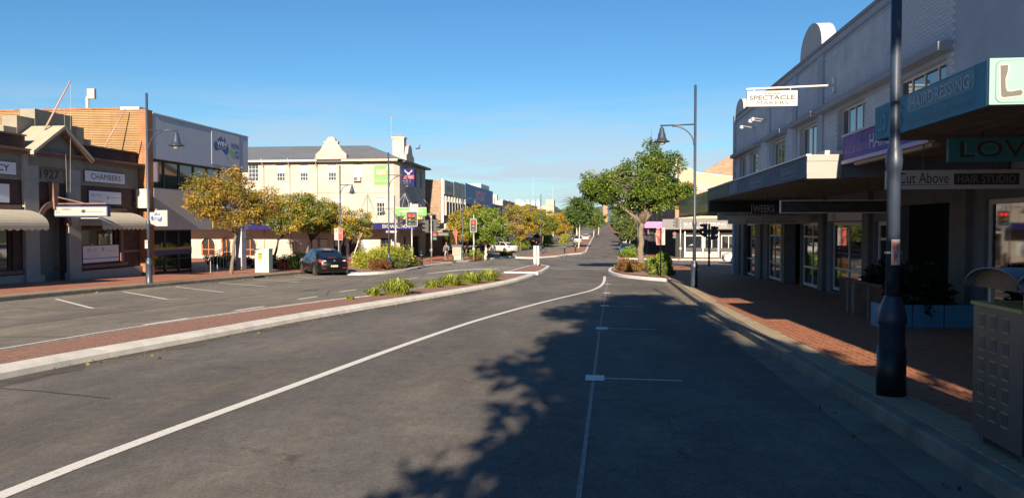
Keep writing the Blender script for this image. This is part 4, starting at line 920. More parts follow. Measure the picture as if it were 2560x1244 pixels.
            rm.add([(xx + .012*s_, w + r_*(.66 if k % 2 else .56)*math.cos(math.pi*(k//2)/11), r_ + r_*(.66 if k % 2 else .56)*math.sin(math.pi*(k//2)/11)) for k in range(46)], [(2*k, 2*k+1, 2*k+3, 2*k+2) for k in range(22)])
            rm.build('rim', [m_rim, m_trimb if not far else m_rim], ty)
    rear = -L_/2
    zt = lerp1(rear + .12, S['sy'], S['sz'])
    for s_ in (-1, 1):
        tl = MB(); tl.prism([(s_*h*.93, rear+.10, zt-.05), (s_*h*.55, rear-.012, zt-.10), (s_*h*.52, rear-.014, zt-.16), (s_*h*.88, rear+.03, zt-.24), (s_*h*.98, rear+.26, zt-.14)], (0, .05, 0)); o = tl.build('tail_light', m_tail, t)
        q = MB(); q.prism([(s_*h*.66, rear-.03, zt-.10), (s_*h*.5, rear-.032, zt-.13), (s_*h*.52, rear-.032, zt-.16), (s_*h*.72, rear-.02, zt-.18)], (0, .03, 0)); q.build('reversing_light', m_clear, o)
        hl = MB(); zf = lerp1(L_/2-.15, S['sy'], S['sz']); hl.prism([(s_*h*.90, L_/2-.22, zf-.02), (s_*h*.5, L_/2-.005, zf-.10), (s_*h*.55, L_/2+.004, zf-.2), (s_*h*.86, L_/2-.06, zf-.18)], (0, -.06, 0)); hl.build('headlight', m_clear, t)
        MB().box(s_*h*.5, rear-.016, .44, s_*h*.78, rear+.05, .48).build('reflector', m_tail, t)
    MB().box(-.19, rear-.022, .52, .19, rear+.02, .62).build('number_plate', m_platew, t)
    if plate: text(plate, Fr('y', rear-.022, -1), -.16, .16, .535, .605, m_ink, t, .004)
    MB().box(-.19, L_/2-.03, .36, .19, L_/2+.02, .46).build('number_plate', m_platew, t)
    MB().box(-.42, L_/2-.05, .50, .42, L_/2+.008, .60).build('grille', m_trimb, t)
    disc('badge', Fr('y', rear, -1), 0, zt-.13, .055, .04, .01, m_rim, t, 14)
    MB().box(-.22, gy[0]-.03, gzz[0]+.0, .22, gy[0]+.05, gzz[0]+.03).build('brake_light', m_tail, t)
    return place(t, loc, rz)
m_cblack = M('black_car_paint', (.004,.004,.005), .3, coat=.35, spec=.35); m_cwhite = M('white_car_paint', (.45,.45,.45), .3, coat=.6); m_csil = M('silver_car_paint', (.34,.345,.35), .3, metal=.5, coat=.6); m_cblue = M('blue_car_paint', (.03,.055,.11), .25, coat=.8)
def on(x, y): return (x, y, gz(y) + .004)
car('black sedan parked nose-in before the yellow shrubs on the left', on(-15.72, 42.1), R(36), 'sedan', m_cblack, 'BZ 31 KL')
car('white sedan parked past the crossing on the left', on(-13.4, 104.0), R(49), 'sedan', m_cwhite, '', True)
car('dark blue hatchback facing the camera on the right past the crossing', on(3.0, 94.5), R(180), 'hatch', m_cblue, '', True)
car('silver van parked at an angle beyond the white sedan', on(-11.9, 150), R(60), 'van', m_csil, '', True)
car('silver wagon driving away in the left carriageway', on(-4.6, 150), R(2), 'suv', m_csil, '', True)
car('white car further along behind the silver wagon', on(-3.8, 185), R(0), 'hatch', m_cwhite, '', True)
car('dark sedan half hidden behind the median shrubs', on(-13.5, 140), R(50), 'sedan', m_cblack, '', True)
car('white four-wheel drive nose poking out past the grey corner', on(13.2, 71.5), R(90), 'suv', m_cwhite, '', True)
car('distant dark car parked on the right by the pale trunks', on(4.2, 150), R(180), 'sedan', m_cblack, '', True)
car('blue car in the shade of the far left trees', on(-14.5, 172), R(50), 'hatch', M('bright_blue_car', (.02,.05,.22), .3, coat=.6), '', True)

# ================================================================== foliage
def leaves(name, P, N_, size, cols, parent, aspect=.5, droop=.3, mat=None, seed=1, kind=None):
    """many small leaf faces: P points, N_ outward directions, cols per leaf"""
    rg = np.random.default_rng(seed); n = len(P)
    d = N_ * .7 + rg.normal(0, .65, (n, 3)); d[:, 2] -= droop; d /= np.linalg.norm(d, axis=1)[:, None] + 1e-6
    q = rg.normal(0, 1, (n, 3)); q[:, 2] *= .5; s_ = np.cross(d, q); s_ /= np.linalg.norm(s_, axis=1)[:, None] + 1e-6
    ln = size * rg.uniform(.6, 1.3, n)[:, None]; w = ln * aspect * .5
    nn = np.cross(d, s_); b = P + d * ln * .45 + nn * ln * .06
    V = np.stack([P, b + s_ * w, P + d * ln, b - s_ * w], 1).reshape(-1, 3)
    me = bpy.data.meshes.new(name); me.vertices.add(4*n); me.vertices.foreach_set('co', V.astype(np.float32).ravel())
    me.loops.add(4*n); me.loops.foreach_set('vertex_index', np.arange(4*n, dtype=np.int32)); me.polygons.add(n)
    me.polygons.foreach_set('loop_start', np.arange(0, 4*n, 4, dtype=np.int32)); me.polygons.foreach_set('loop_total', np.full(n, 4, np.int32))
    me.update(calc_edges=True)
    at = me.color_attributes.new('Col', 'FLOAT_COLOR', 'POINT'); cc = np.ones((n, 4, 4), np.float32); cc[:, :, :3] = cols[:, None, :]; at.data.foreach_set('color', cc.ravel())
    me.materials.append(mat or m_leaf)
    return obj(name, me, parent, kind)
def clump_cloud(ell, n_cl, r_cl, n_leaf, seed, shell=.55, flat=.75):
    """clumps in the union of ellipsoids, leaves on and in the clumps"""
    rg = np.random.default_rng(seed); vols = np.array([e[3]*e[4]*e[5] for e in ell]); pick = rg.choice(len(ell), n_cl, p=vols/vols.sum()); E_ = np.array(ell)
    d = rg.normal(0, 1, (n_cl, 3)); d /= np.linalg.norm(d, axis=1)[:, None]; rad = (shell + (1-shell) * rg.random(n_cl))[:, None]
    cen = E_[pick, :3] + d * rad * E_[pick, 3:6]; rr = r_cl * rg.uniform(.6, 1.35, n_cl)
    wt = rr**2; ci = rg.choice(n_cl, n_leaf, p=wt/wt.sum())
    u = rg.normal(0, 1, (n_leaf, 3)); u /= np.linalg.norm(u, axis=1)[:, None]; u[:, 2] *= flat
    pos = cen[ci] + u * (rr[ci] * (rg.random(n_leaf)**.45))[:, None]
    return cen, rr, ci, pos, u
def shades(ci, n_cl, base, seed, jit=.25):
    """leaf colour: each clump takes one of the base colours, each leaf varies"""
    rg = np.random.default_rng(seed + 5); B_ = np.array(base); cc = B_[rg.integers(0, len(B_), n_cl)][ci]; alt = B_[rg.integers(0, len(B_), len(ci))]
    m_ = (rg.random(len(ci)) < .3)[:, None]; cc = np.where(m_, alt, cc)
    return np.clip(cc * (1 + rg.normal(0, jit, (len(ci), 1))), .004, 1)
def tree(name, label, base, ell, n_cl, r_cl, n_leaf, leaf, cols, trunk=(.14, 2.0), bark=None, seed=1, lean=(0, 0), limbs=9, group=None, droop=.35, aspect=.45, shell=.45, bare=0, forks=None, flat=.75):
    t = thing(name, label, 'tree', base, group); rg = random.Random(seed); b = Vector(base)
    cen, rr, ci, pos, u = clump_cloud(ell, n_cl, r_cl, n_leaf, seed, shell, flat)
    r0, hf = trunk; fork = b + Vector((lean[0], lean[1], hf)); mb = MB(); k = 7
    path = [b.lerp(fork, i/k) + Vector((rg.uniform(-1,1), rg.uniform(-1,1), 0)) * r0 * (.35 if 0 < i < k else 0) for i in range(k+1)]
    path[0].z -= .08
    mb.tube(path, [r0*(1.25 if i == 0 else 1 - .35*i/k) for i in range(k+1)], 10)
    tr = mb.build('trunk', bark or m_bark, t, True)
    mb = MB(); C3 = [Vector(c) for c in cen]; ordr = list(range(len(C3))); rg.shuffle(ordr)
    mains = []
    for i in ordr[:limbs]:
        e = C3[i]; m1 = fork.lerp(e, .5) + Vector((0, 0, .12*(e-fork).length)) + Vector((rg.uniform(-.1,.1), rg.uniform(-.1,.1), 0)); p = [fork - Vector((0,0,.1)), fork.lerp(m1, .5), m1, m1.lerp(e, .55), e]
        mb.tube(p, [r0*.55, r0*.42, r0*.30, r0*.2, r0*.08], 6); mains.append((m1, e))
    for i in ordr[limbs:limbs + min(70, n_cl)]:
        m1, e0 = rg.choice(mains); s0 = m1.lerp(e0, rg.random()*.8); e = C3[i]; mb.tube([s0, s0.lerp(e, .5) + Vector((0,0,.08*(e-s0).length)), e], [r0*.14, r0*.09, r0*.03], 4)
    for i in range(bare):
        m1, e0 = rg.choice(mains); dr = Vector((rg.uniform(-1,1), rg.uniform(-.6,.6), rg.uniform(.1,1))).normalized(); ee = e0 + dr*rg.uniform(.5,1.3); mb.tube([e0, e0.lerp(ee,.5) + Vector((0,0,.06)), ee], [r0*.1, r0*.06, r0*.02], 4)
    mb.build('branches', bark or m_bark, t, True)
    leaves('crown', pos, u, leaf, shades(ci, n_cl, cols, seed), t, aspect, droop, seed=seed)
    return t
def shrub(name, label, x, y, rx, ry, h, n, leaf, cols, seed=1, group=None, droop=-.2, aspect=.5, ncl=26, dz=.14, r_cl=None):
    z = gz(y) + dz; t = thing(name, label, 'shrub', (x, y, z), group)
    cen, rr, ci, pos, u = clump_cloud([(x, y, z + h*.45, rx*.85, ry*.85, h*.5)], ncl, r_cl or min(rx, ry, h)*.38, n, seed, .5)
    pos[:, 2] = np.maximum(pos[:, 2], z - .02); lf = leaves('foliage', pos, u, leaf, shades(ci, ncl, cols, seed), t, aspect, droop, seed=seed)
    mb = MB(); rg = random.Random(seed)
    for k in range(7): e = Vector(cen[k]); mb.tube([(x + rg.uniform(-.1,.1), y + rg.uniform(-.1,.1), z - .05), Vector((x, y, z)).lerp(e, .55) + Vector((0,0,.05)), e], [.02, .014, .005], 4)
    mb.build('stems', m_bark, t); return t
G_DK = [(.045,.085,.018), (.06,.11,.022), (.075,.13,.028), (.04,.075,.016)]
G_BR = [(0.084, 0.132, 0.014), (0.106, 0.158, 0.018), (0.132, 0.18, 0.021), (0.066, 0.11, 0.013)]
AUT = [(0.242, 0.137, 0.019), (0.29, 0.177, 0.025), (0.194, 0.153, 0.025), (0.146, 0.081, 0.019), (0.322, 0.209, 0.025), (0.129, 0.129, 0.019)]
AUT2 = [(0.075, 0.121, 0.018), (0.111, 0.149, 0.022), (0.261, 0.204, 0.028), (0.372, 0.251, 0.028), (0.055, 0.093, 0.017), (0.168, 0.186, 0.028)]
YEL = [(0.338, 0.226, 0.025), (0.29, 0.202, 0.025), (0.387, 0.242, 0.025), (0.194, 0.177, 0.025)]
HEDG = [(0.214, 0.243, 0.022), (0.271, 0.285, 0.025), (0.156, 0.2, 0.022), (0.314, 0.299, 0.029)]
LIME = [(0.156, 0.228, 0.022), (0.2, 0.271, 0.025), (0.114, 0.185, 0.022)]
RUST = [(0.186, 0.081, 0.031), (0.149, 0.062, 0.028), (0.223, 0.105, 0.037), (0.099, 0.056, 0.025)]
DULL = [(0.087, 0.112, 0.031), (0.112, 0.136, 0.037), (0.136, 0.161, 0.043), (0.062, 0.087, 0.025)]
# the big street tree in the right bulge
zb = gz(50)+.15
tree('street_tree', 'large green street tree with bare top twigs in the right planted bulge', (2.45, 50, zb),
     [(1.9,50.5,3.95,3.0,2.6,1.25), (3.3,50.2,5.0,1.9,1.8,1.5), (-.2,50.2,4.0,1.5,1.6,.9), (4.6,50,3.5,1.6,1.6,1.0), (2.9,50.4,6.2,.9,.9,.9), (1.2,50.4,4.6,1.3,1.2,.9)], 210, .46, 36000, .20, G_BR + G_BR + G_DK + [(.12,.17,.02)], (.235, 3.0), m_bark, 11, (.15, .1), 12, droop=.45, aspect=.36, bare=16)
# autumn trees on the left footpath
tree('street_tree', 'bronze and yellow autumn tree beside the white office building', (-19.25, 38.2, gz(38.2)+.14),
     [(-19.2,38.2,2.75,2.0,1.8,1.4), (-18.0,38.2,2.6,1.5,1.5,1.2), (-20.4,38.0,3.2,1.4,1.3,1.1), (-19.5,38.2,3.9,1.5,1.2,.75)], 170, .34, 19000, .145, AUT + [(.15,.14,.02), (.20,.17,.022), (.12,.12,.02)], (.10, 2.1), m_bark, 21, (.25, .1), 12, 'autumn street trees', droop=.5, aspect=.30, bare=40)
tree('street_tree', 'green and yellow tree in front of the hotel, left of the parking sign', (-29.6, 67, gz(67)+.14),
     [(-28.0,67,2.9,3.2,2.4,1.8), (-26.4,67,2.5,2.2,2.0,1.5), (-30.0,67,3.2,1.8,1.6,1.3)], 200, .44, 20000, .20, AUT2, (.12, 2.0), m_bark_dark, 22, (.4, 0), 12, 'autumn street trees', droop=.4, aspect=.36, bare=24)
tree('street_tree', 'second trunk of yellow-green foliage against the cream hotel wall', (-27.9, 70, gz(70)+.14),
     [(-26.6,70,3.0,2.4,1.9,1.6), (-25.2,70,1.9,1.7,1.5,1.1)], 110, .42, 11000, .20, AUT2 + YEL, (.13, 1.9), m_bark, 23, (.6, 0), 9, 'autumn street trees', droop=.4, aspect=.36, bare=12)
tree('street_tree', 'small sparse yellow tree right of the parking sign', (-20.3, 61, gz(61)+.14),
     [(-19.9,61,2.2,1.5,1.4,1.0), (-20.0,61,1.4,1.7,1.5,.8)], 90, .32, 6000, .17, AUT2 + YEL, (.08, 2.0), m_bark_pale, 24, (.6, 0), 9, 'autumn street trees', droop=.4, aspect=.36, bare=24)
rowL = [(-11.75, 77.5, 2.2, 2.3, 1.9, G_BR + LIME, 'bright lime green tree behind the single red signal', .16), (-13.9, 83, 2.3, 2.2, 1.7, AUT2 + YEL, 'orange tinged tree left of the lime green one', .12), (-15.6, 88, 2.6, 2.1, 1.8, YEL + AUT2, 'golden tree left of the white sedan', .12),
        (-11.8, 112, 3.0, 3.2, 2.4, AUT2 + YEL, 'wide green and gold tree behind the white sedan', .16), (-9.5, 124, 2.8, 2.6, 2.2, AUT2 + G_BR, 'mixed green tree left of the far median', .12),
        (-10.8, 142, 3.2, 2.8, 2.5, G_DK + YEL, 'greener tree over the silver van', .14), (-8.4, 165, 2.7, 3.0, 2.5, YEL, 'solid golden tree before the palm', .14), (-13.5, 150, 3.8, 3.0, 2.6, AUT2 + YEL, 'golden green tree behind the silver van', .14),
        (-9.5, 185, 3.6, 3.0, 2.6, AUT2, 'distant autumn tree left of the palm', .14), (-13, 122, 4.0, 2.8, 2.2, YEL + AUT, 'orange tree crown below the blue building', .14), (-15.5, 98, 3.4, 2.2, 1.7, YEL + AUT2, 'orange and green tree before the brick building', .12)]
for i, (x, y, zc, rx, rz_, cols, lab, tr) in enumerate(rowL):
    z0 = gz(y) + .13; zc += z0 + 1.0
    tree('street_tree', lab, (x, y, z0), [(x, y, zc, rx, rx, rz_), (x + .5*rx, y, zc - .4, rx*.6, rx*.6, rz_*.6)], 90, .46, 10000, .20, cols, (tr, max(1.2, zc - rz_ - z0 + .4)), m_bark_pale if i < 1 else m_bark, 40 + i, (.1, 0), 7, 'autumn street trees', droop=.3, aspect=.5)
far_trees = [(-3.5, 118.5, 5.6, 2.0, 2.0, G_DK, 'slim pale trunked tree on the far median', .11), (-6.6, 205, 7.4, 2.8, 3.0, G_DK, 'tall dark green tree beside the palm', .2), (-2.4, 230, 5.0, 3.0, 2.6, G_BR + G_DK, 'green median tree beyond the wagon', .15), (-1.2, 290, 6.0, 4.2, 3.4, G_DK + G_BR, 'far green tree at the end of the median', .2),
             (4.0, 132, 3.2, 1.9, 1.8, DULL + G_DK, 'olive tree leaning over the right lane', .12), (5.0, 158, 4.6, 2.8, 2.8, DULL + G_DK, 'olive tree with pale trunks past the blue car', .16), (3.9, 112, 2.9, 1.3, 1.2, DULL, 'small olive tree with white stems on the far right', .08), (9, 260, 6.5, 4, 3.5, G_DK, 'dark tree far along the right side', .2), (-14, 300, 7, 5, 4, G_DK, 'dark tree far along the left side', .2)]
for i, (x, y, zc, rx, rz_, cols, lab, tr) in enumerate(far_trees):
    z0 = gz(y) + .13; tree('street_tree', lab, (x, y, z0), [(x, y, z0 + zc, rx, rx, rz_)], 50, .65, 5000, .36, cols, (tr, max(1.5, zc - rz_*.9)), m_bark_pale, 70 + i, (.2, 0), 7, 'green street trees further on', droop=.3, aspect=.5)
# tree behind the camera that shades the parking lane
tree('street_tree', 'large green street tree behind the viewpoint shading the parking lane', (1.5, -4.5, gz(-4.5)+.1),
     [(1.25,-4.5,3.3,2.0,1.8,1.1), (1.25,-4.5,5.2,2.0,1.9,1.6), (1.4,-4.5,7.0,2.0,1.8,1.5), (1.9,-4.4,8.6,1.5,1.3,1.3), (2.15,-4.4,9.7,.9,.8,.7), (2.5,-4.4,4.4,1.1,1.3,1.2), (3.2,-4.3,3.7,.8,1.0,.8), (2.4,-4.4,3.0,1.5,1.3,.7)], 300, .58, 52000, .25, G_BR + G_DK, (.25, 2.6), m_bark, 12, (.1, .1), 14, droop=.4, aspect=.55, shell=.1)
# shrubs: left planting, right planting, hedges
SH = [('golden hedge shrub, the broad one behind the black sedan', -14.9, 48.5, 1.7, 1.2, 1.15, 5200, .12, HEDG), ('golden hedge shrub beside the signal pole', -14.6, 52.5, 1.8, 1.3, 1.4, 6000, .12, HEDG), ('lime green shrub left of the black sedan', -18.9, 47.6, 1.3, 1.1, 1.05, 3600, .12, LIME),
      ('low spreading green shrub along the white kerb', -13.5, 50.0, .85, 2.6, .62, 4600, .10, DULL), ('low green shrub at the tip of the planting', -13.7, 54.2, .7, 2.2, .58, 3600, .10, DULL),
      ('rust coloured ball shrub behind the sedan boot', -13.6, 45.5, .52, .5, .70, 2200, .08, RUST), ('smaller rust shrub beside the first', -13.35, 46.7, .45, .45, .55, 1700, .08, RUST), ('orange red shrub left of the lime green one', -19.9, 46.4, .42, .4, .45, 1500, .08, [(.45,.08,.03), (.38,.10,.03)]),
      ('dark clipped hedge behind the mint cabinet', -21.3, 47.5, 1.7, .7, .95, 4200, .10, [(.02,.04,.012), (.03,.05,.015)]), ('dark clipped hedge under the white office awning', -25.2, 49.5, 2.2, .7, .95, 4200, .10, [(.02,.04,.012), (.03,.05,.015)]),
      ('rust leaved shrub at the nose of the right planting', 1.55, 44.6, .75, .8, .75, 3600, .09, RUST + [(.20,.22,.04)]), ('lime shrub behind the big tree trunk', 3.3, 47.5, .75, .9, 1.0, 2800, .11, LIME), ('green leafy shrub by the right kerb end', 3.05, 41.0, .85, 1.3, .62, 4200, .09, LIME + G_BR + DULL), ('tall lime shrub beside the parking sign', 3.35, 43.6, .6, .7, 1.15, 2600, .12, LIME), ('small orange and green tuft beside the trunk', 2.2, 46.6, .6, .6, .55, 1900, .09, RUST + LIME),
      ('low green shrub on the far right kerb nose', 2.9, 85.6, 1.1, 1.6, .7, 2800, .13, G_BR + LIME), ('yellow green shrub before the blue car', 3.2, 88.0, .9, .9, 1.2, 2000, .14, LIME), ('lime shrub beneath the lime green tree', -12.6, 76.3, .75, .8, 1.0, 2000, .13, LIME), ('rust shrub at the foot of the tree trunk', -12.5, 75.4, .8, .5, .45, 1500, .10, RUST),
      ('round lime shrub in the bed by the silver van', -9.6, 132, 1.3, 1.3, 1.6, 1800, .2, LIME), ('low mixed shrub beside the white sedan', -10.9, 88.6, .9, .9, .5, 1500, .12, DULL + YEL), ('green shrub behind the white sedan', -12.2, 113, 1.6, 1.4, 1.5, 2000, .18, LIME + G_BR), ('clipped ball of gold further along the bed', -7.4, 150, 1.2, 1.2, 1.9, 1500, .2, HEDG),
      ('dark shrub in the blue planter boxes', 5.65, 14.6, .75, .35, 1.0, 3600, .14, [(.012,.022,.012), (.02,.035,.018), (.008,.014,.01)]), ('small dark shrub behind the slat screen', 5.95, 16.9, .4, .5, 1.1, 1600, .13, [(.012,.022,.012), (.02,.03,.016)])]
for i, (lab, x, y, rx, ry, h, n, lf, cols) in enumerate(SH):
    shrub('shrub', lab, x, y, rx, ry, h, n, lf, cols, 100 + i, dz=.14 if x < 4 else .35, droop=-.25, ncl=30)
# strappy plants in the median
def strappy(label, x, y, rx, ry, nb, h, seed):
    z = gz(y) + .11; t = thing('strappy_plant', label, 'plant', (x, y, z), 'strap leaved plants in the median'); rg = random.Random(seed); mb = MB(); cols = []
    for k in range(nb):
        a = rg.uniform(0, 6.283); q = math.sqrt(rg.random()); bx, by = x + rx*.42*q*math.cos(a), y + ry*.42*q*math.sin(a); da = a + rg.uniform(-.8,.8); dx, dy = math.cos(da), math.sin(da); hh = h*(1.0 - .45*q)*rg.uniform(.7, 1.1); sp = h*(.15 + .75*q)*rg.uniform(.6, 1.3); w = rg.uniform(.014,.026)
        pts = [(bx, by, z - .02), (bx + dx*sp*.25, by + dy*sp*.25, z + hh*.55), (bx + dx*sp*.62, by + dy*sp*.62, z + hh*.92), (bx + dx*sp, by + dy*sp, z + hh*rg.uniform(.15,.95))]; c_ = rg.choice(((.20,.24,.03), (.13,.19,.025), (.27,.28,.045), (.09,.14,.02)))
        vs = []
        for j, p in enumerate(pts): ww = w*(1, 1.1, .8, .08)[j]; vs += [(p[0] - dy*ww, p[1] + dx*ww, p[2]), (p[0] + dy*ww, p[1] - dx*ww, p[2])]
        mb.add(vs, [(0,1,3,2), (2,3,5,4), (4,5,7,6)]); cols += [c_]*8
    o = mb.build('leaf_clump', m_leaf, t); at = o.data.color_attributes.new('Col', 'FLOAT_COLOR', 'POINT')
    for j, c_ in enumerate(cols): at.data[j].color = (*c_, 1)
    return t
strappy('largest strappy plant clump nearest the camera in the gravel', -6.33, 23.4, .75, .72, 340, .62, 1); strappy('small dark strappy tuft left of the nearest clump', -6.85, 22.6, .4, .4, 90, .3, 2)
strappy('strappy plant at the left end of the long clump', -6.15, 27.6, .5, .5, 130, .34, 3); strappy('strappy plant in the middle of the long clump', -5.72, 28.9, .72, .72, 260, .54, 4); strappy('strappy plant of the long clump with the lightest leaves', -5.3, 30.9, .75, .75, 280, .58, 5); strappy('strappy plant at the right end of the long clump', -4.88, 33.2, .75, .75, 280, .60, 6)
strappy('tiny strappy tuft on the gravel edge', -7.0, 20.9, .16, .16, 40, .14, 7)
# palms
def palm(label, x, y, h, fr, seed):
    z = gz(y); t = thing('palm_tree', label, 'palm tree', (x, y, z)); rg = random.Random(seed); MB().tube([(x,y,z-.1), (x+.1,y,z+h*.5), (x,y,z+h)], [.5,.42,.5], 10).build('trunk', m_bark_dark, t, True); c = Vector((x, y, z + h))
    for k in range(46):
        a = k*2.4; el = 1.35 - 1.9*(k/46); ln = fr*rg.uniform(.85,1.1); mb = MB(); d = Vector((math.cos(a), math.sin(a), 0)); rib = [c + d*ln*s_*math.cos(el*(1-.25*s_)) + Vector((0,0,1))*(ln*s_*math.sin(el) - .45*ln*s_*s_) for s_ in (0,.25,.5,.75,1)]; sd_ = Vector((-d.y, d.x, 0))
        for i in range(22):
            s_ = .12 + .86*i/22; j = min(3, int(s_*4)); p = rib[j].lerp(rib[j+1], s_*4 - j); tg = (rib[j+1]-rib[j]).normalized(); lw = fr*.16*(1 - .6*abs(s_-.45))
            for sg in (-1, 1): e = p + sd_*sg*lw + tg*lw*.6 - Vector((0,0,lw*.35)); mb.add([p - tg*.05, p + tg*.05, e], [(0,1,2)])
        mb.tube(rib, [.05,.04,.03,.02,.01], 4); mb.build('frond', M_frond, t)
M_frond = M('palm_frond', (.13,.16,.05), .55, var=.3, vs=1)
palm('feathery palm above the golden tree', -7.6, 215, 9.2, 4.6, 1); palm('smaller palm further along the right side of the median', -1.8, 330, 9.5, 3.6, 2)

# fallen leaves along the gutters and paving
rg = np.random.default_rng(17); lp = []
for k in range(900):
    q = rg.random()
    if q < .4: y_ = rg.uniform(8, 42); x_ = -16.9 + abs(rg.normal(0, .35)); h_ = .012
    elif q < .6: y_ = rg.uniform(33, 46); x_ = rg.uniform(-21.5, -17.3); h_ = .15
    elif q < .8: y_ = rg.uniform(4, 36); x_ = lerp_poly(KR, 40 + y_)[0][0] - abs(rg.normal(0, .22)) - .02; h_ = .016
    else: y_ = rg.uniform(9, 42); x_ = lerp_poly(MK, 10 + y_)[0][0] + abs(rg.normal(0, .3)) + .02; h_ = .012
    lp.append((x_, y_, gz(y_) + h_))
lt = leaves('leaf_litter', np.array(lp), np.tile([0, 0, .02], (900, 1)), .055, shades(np.arange(900) % 60, 60, AUT + [(.08,.05,.03)], 3), None, .6, .25, seed=8, kind='stuff')
lt['label'] = 'fallen autumn leaves along the gutters'
# ================================================================== the walking person
def person(label, loc, rz):
    t = thing('person', label, 'person')
    J = dict(pel=(0,0,.93,.13,.10), wai=(0,0,1.08,.12,.09), che=(0,.01,1.30,.16,.105), nec=(0,.02,1.45,.055,.055), hed=(0,.03,1.54,.075,.085), top=(0,.03,1.66,.07,.08), crn=(0,.03,1.71,.035,.04),
             hl=(-.09,0,.90,.085,.085), kl=(-.10,-.16,.50,.058,.058), al=(-.10,-.10,.09,.042,.042), fl=(-.10,-.30,.04,.035,.03), hr=(.09,0,.90,.085,.085), kr=(.10,.10,.49,.058,.058), ar=(.10,.34,.14,.042,.042), fr=(.10,.20,.04,.035,.03),
             sl=(-.19,.01,1.40,.055,.055), el=(-.25,.06,1.12,.042,.042), wl=(-.25,-.06,.90,.030,.030), hdl=(-.25,-.10,.82,.03,.02), sr=(.19,.01,1.40,.055,.055), er=(.26,-.04,1.13,.042,.042), wr=(.22,-.18,1.00,.030,.030), hdr=(.20,-.24,.95,.03,.02))
    E_ = [('pel','wai'), ('wai','che'), ('che','nec'), ('nec','hed'), ('hed','top'), ('top','crn'), ('pel','hl'), ('hl','kl'), ('kl','al'), ('al','fl'), ('pel','hr'), ('hr','kr'), ('kr','ar'), ('ar','fr'), ('che','sl'), ('sl','el'), ('el','wl'), ('wl','hdl'), ('che','sr'), ('sr','er'), ('er','wr'), ('wr','hdr')]
    ks = list(J); me = bpy.data.meshes.new('body'); me.from_pydata([J[k][:3] for k in ks], [(ks.index(a), ks.index(b)) for a, b in E_], [])
    o = bpy.data.objects.new('body', me); C.objects.link(o); o.parent = t
    sk = o.modifiers.new('skin', 'SKIN'); 
    if not me.skin_vertices: 
        bm = bmesh.new(); bm.from_mesh(me); bm.verts.layers.skin.verify(); bm.to_mesh(me); bm.free()
    for i, k in enumerate(ks): v = me.skin_vertices[0].data[i]; v.radius = J[k][3:5]; v.use_root = (k == 'pel')
    o.modifiers.new('sub', 'SUBSURF').levels = 2
    m = bpy.data.materials.new('clothed_body'); m.use_nodes = True; nt = m.node_tree; b = nt.nodes['Principled BSDF']; b.inputs['Roughness'].default_value = .8
    tc = nt.nodes.new('ShaderNodeTexCoord'); se = nt.nodes.new('ShaderNodeSeparateXYZ'); rp = nt.nodes.new('ShaderNodeValToRGB'); dv = nt.nodes.new('ShaderNodeMath'); dv.operation = 'DIVIDE'; dv.inputs[1].default_value = 1.8
    nt.links.new(tc.outputs['Object'], se.inputs[0]); nt.links.new(se.outputs['Z'], dv.inputs[0]); nt.links.new(dv.outputs[0], rp.inputs[0]); nt.links.new(rp.outputs[0], b.inputs['Base Color'])
    rp.color_ramp.interpolation = 'CONSTANT'; el = rp.color_ramp.elements; el[0].position = 0; el[0].color = (.05,.04,.04,1); el[1].position = .05; el[1].color = (.33,.28,.26,1)
    for p_, c_ in ((.53, (.16,.16,.18,1)), (.80, (.26,.15,.11,1))): e = el.new(p_); e.color = c_
    me.materials.append(m)
    mb = MB(); mb.lathe((0,.03,1.55), [(.07,.02), (.088,.08), (.085,.14), (.06,.185), (.0,.2)], 12); mb.build('hair', M('brown_hair', (.10,.045,.025), .7), t, True)
    mb = MB(); mb.lathe((0,.0,.95), [(.215,.0), (.205,.15), (.235,.36), (.15,.48)], 12)
    jk = mb.build('jacket', M('grey_jacket', (.07,.07,.085), .85), t, True)
    for v in jk.data.vertices: v.co.y *= .62; v.co.y += .035
    return place(t, loc, rz)
person('person in grey jacket and pale trousers walking towards the crossing', (-14.2, 69.6, gz(69.6) + .14), R(0))
# the flying bird
t = thing('flying_bird', 'small dark bird flying right of the hotel chimney', 'bird', (-20.2, 84, 10.2)); bm_ = M('bird_grey', (.06,.06,.07), .8)
mb = MB(); mb.tube([(-20.5,84,10.12), (-20.4,84,10.18), (-20.25,84,10.22), (-20.1,84,10.26), (-20.02,84,10.27)], [.02,.07,.09,.06,.02], 8); mb.build('body', bm_, t, True)
mb = MB(); mb.add([(-20.35,84,10.22), (-20.15,84,10.26), (-20.0,83.9,10.55), (-19.9,83.8,10.75), (-20.12,83.9,10.5)], [(0,1,2,3,4)]); mb.build('wing', bm_, t)
mb = MB(); mb.add([(-20.35,84,10.2), (-20.15,84.1,10.24), (-20.5,84.3,10.34), (-20.85,84.5,10.30), (-20.6,84.3,10.22)], [(0,1,2,3,4)]); mb.build('wing', bm_, t)

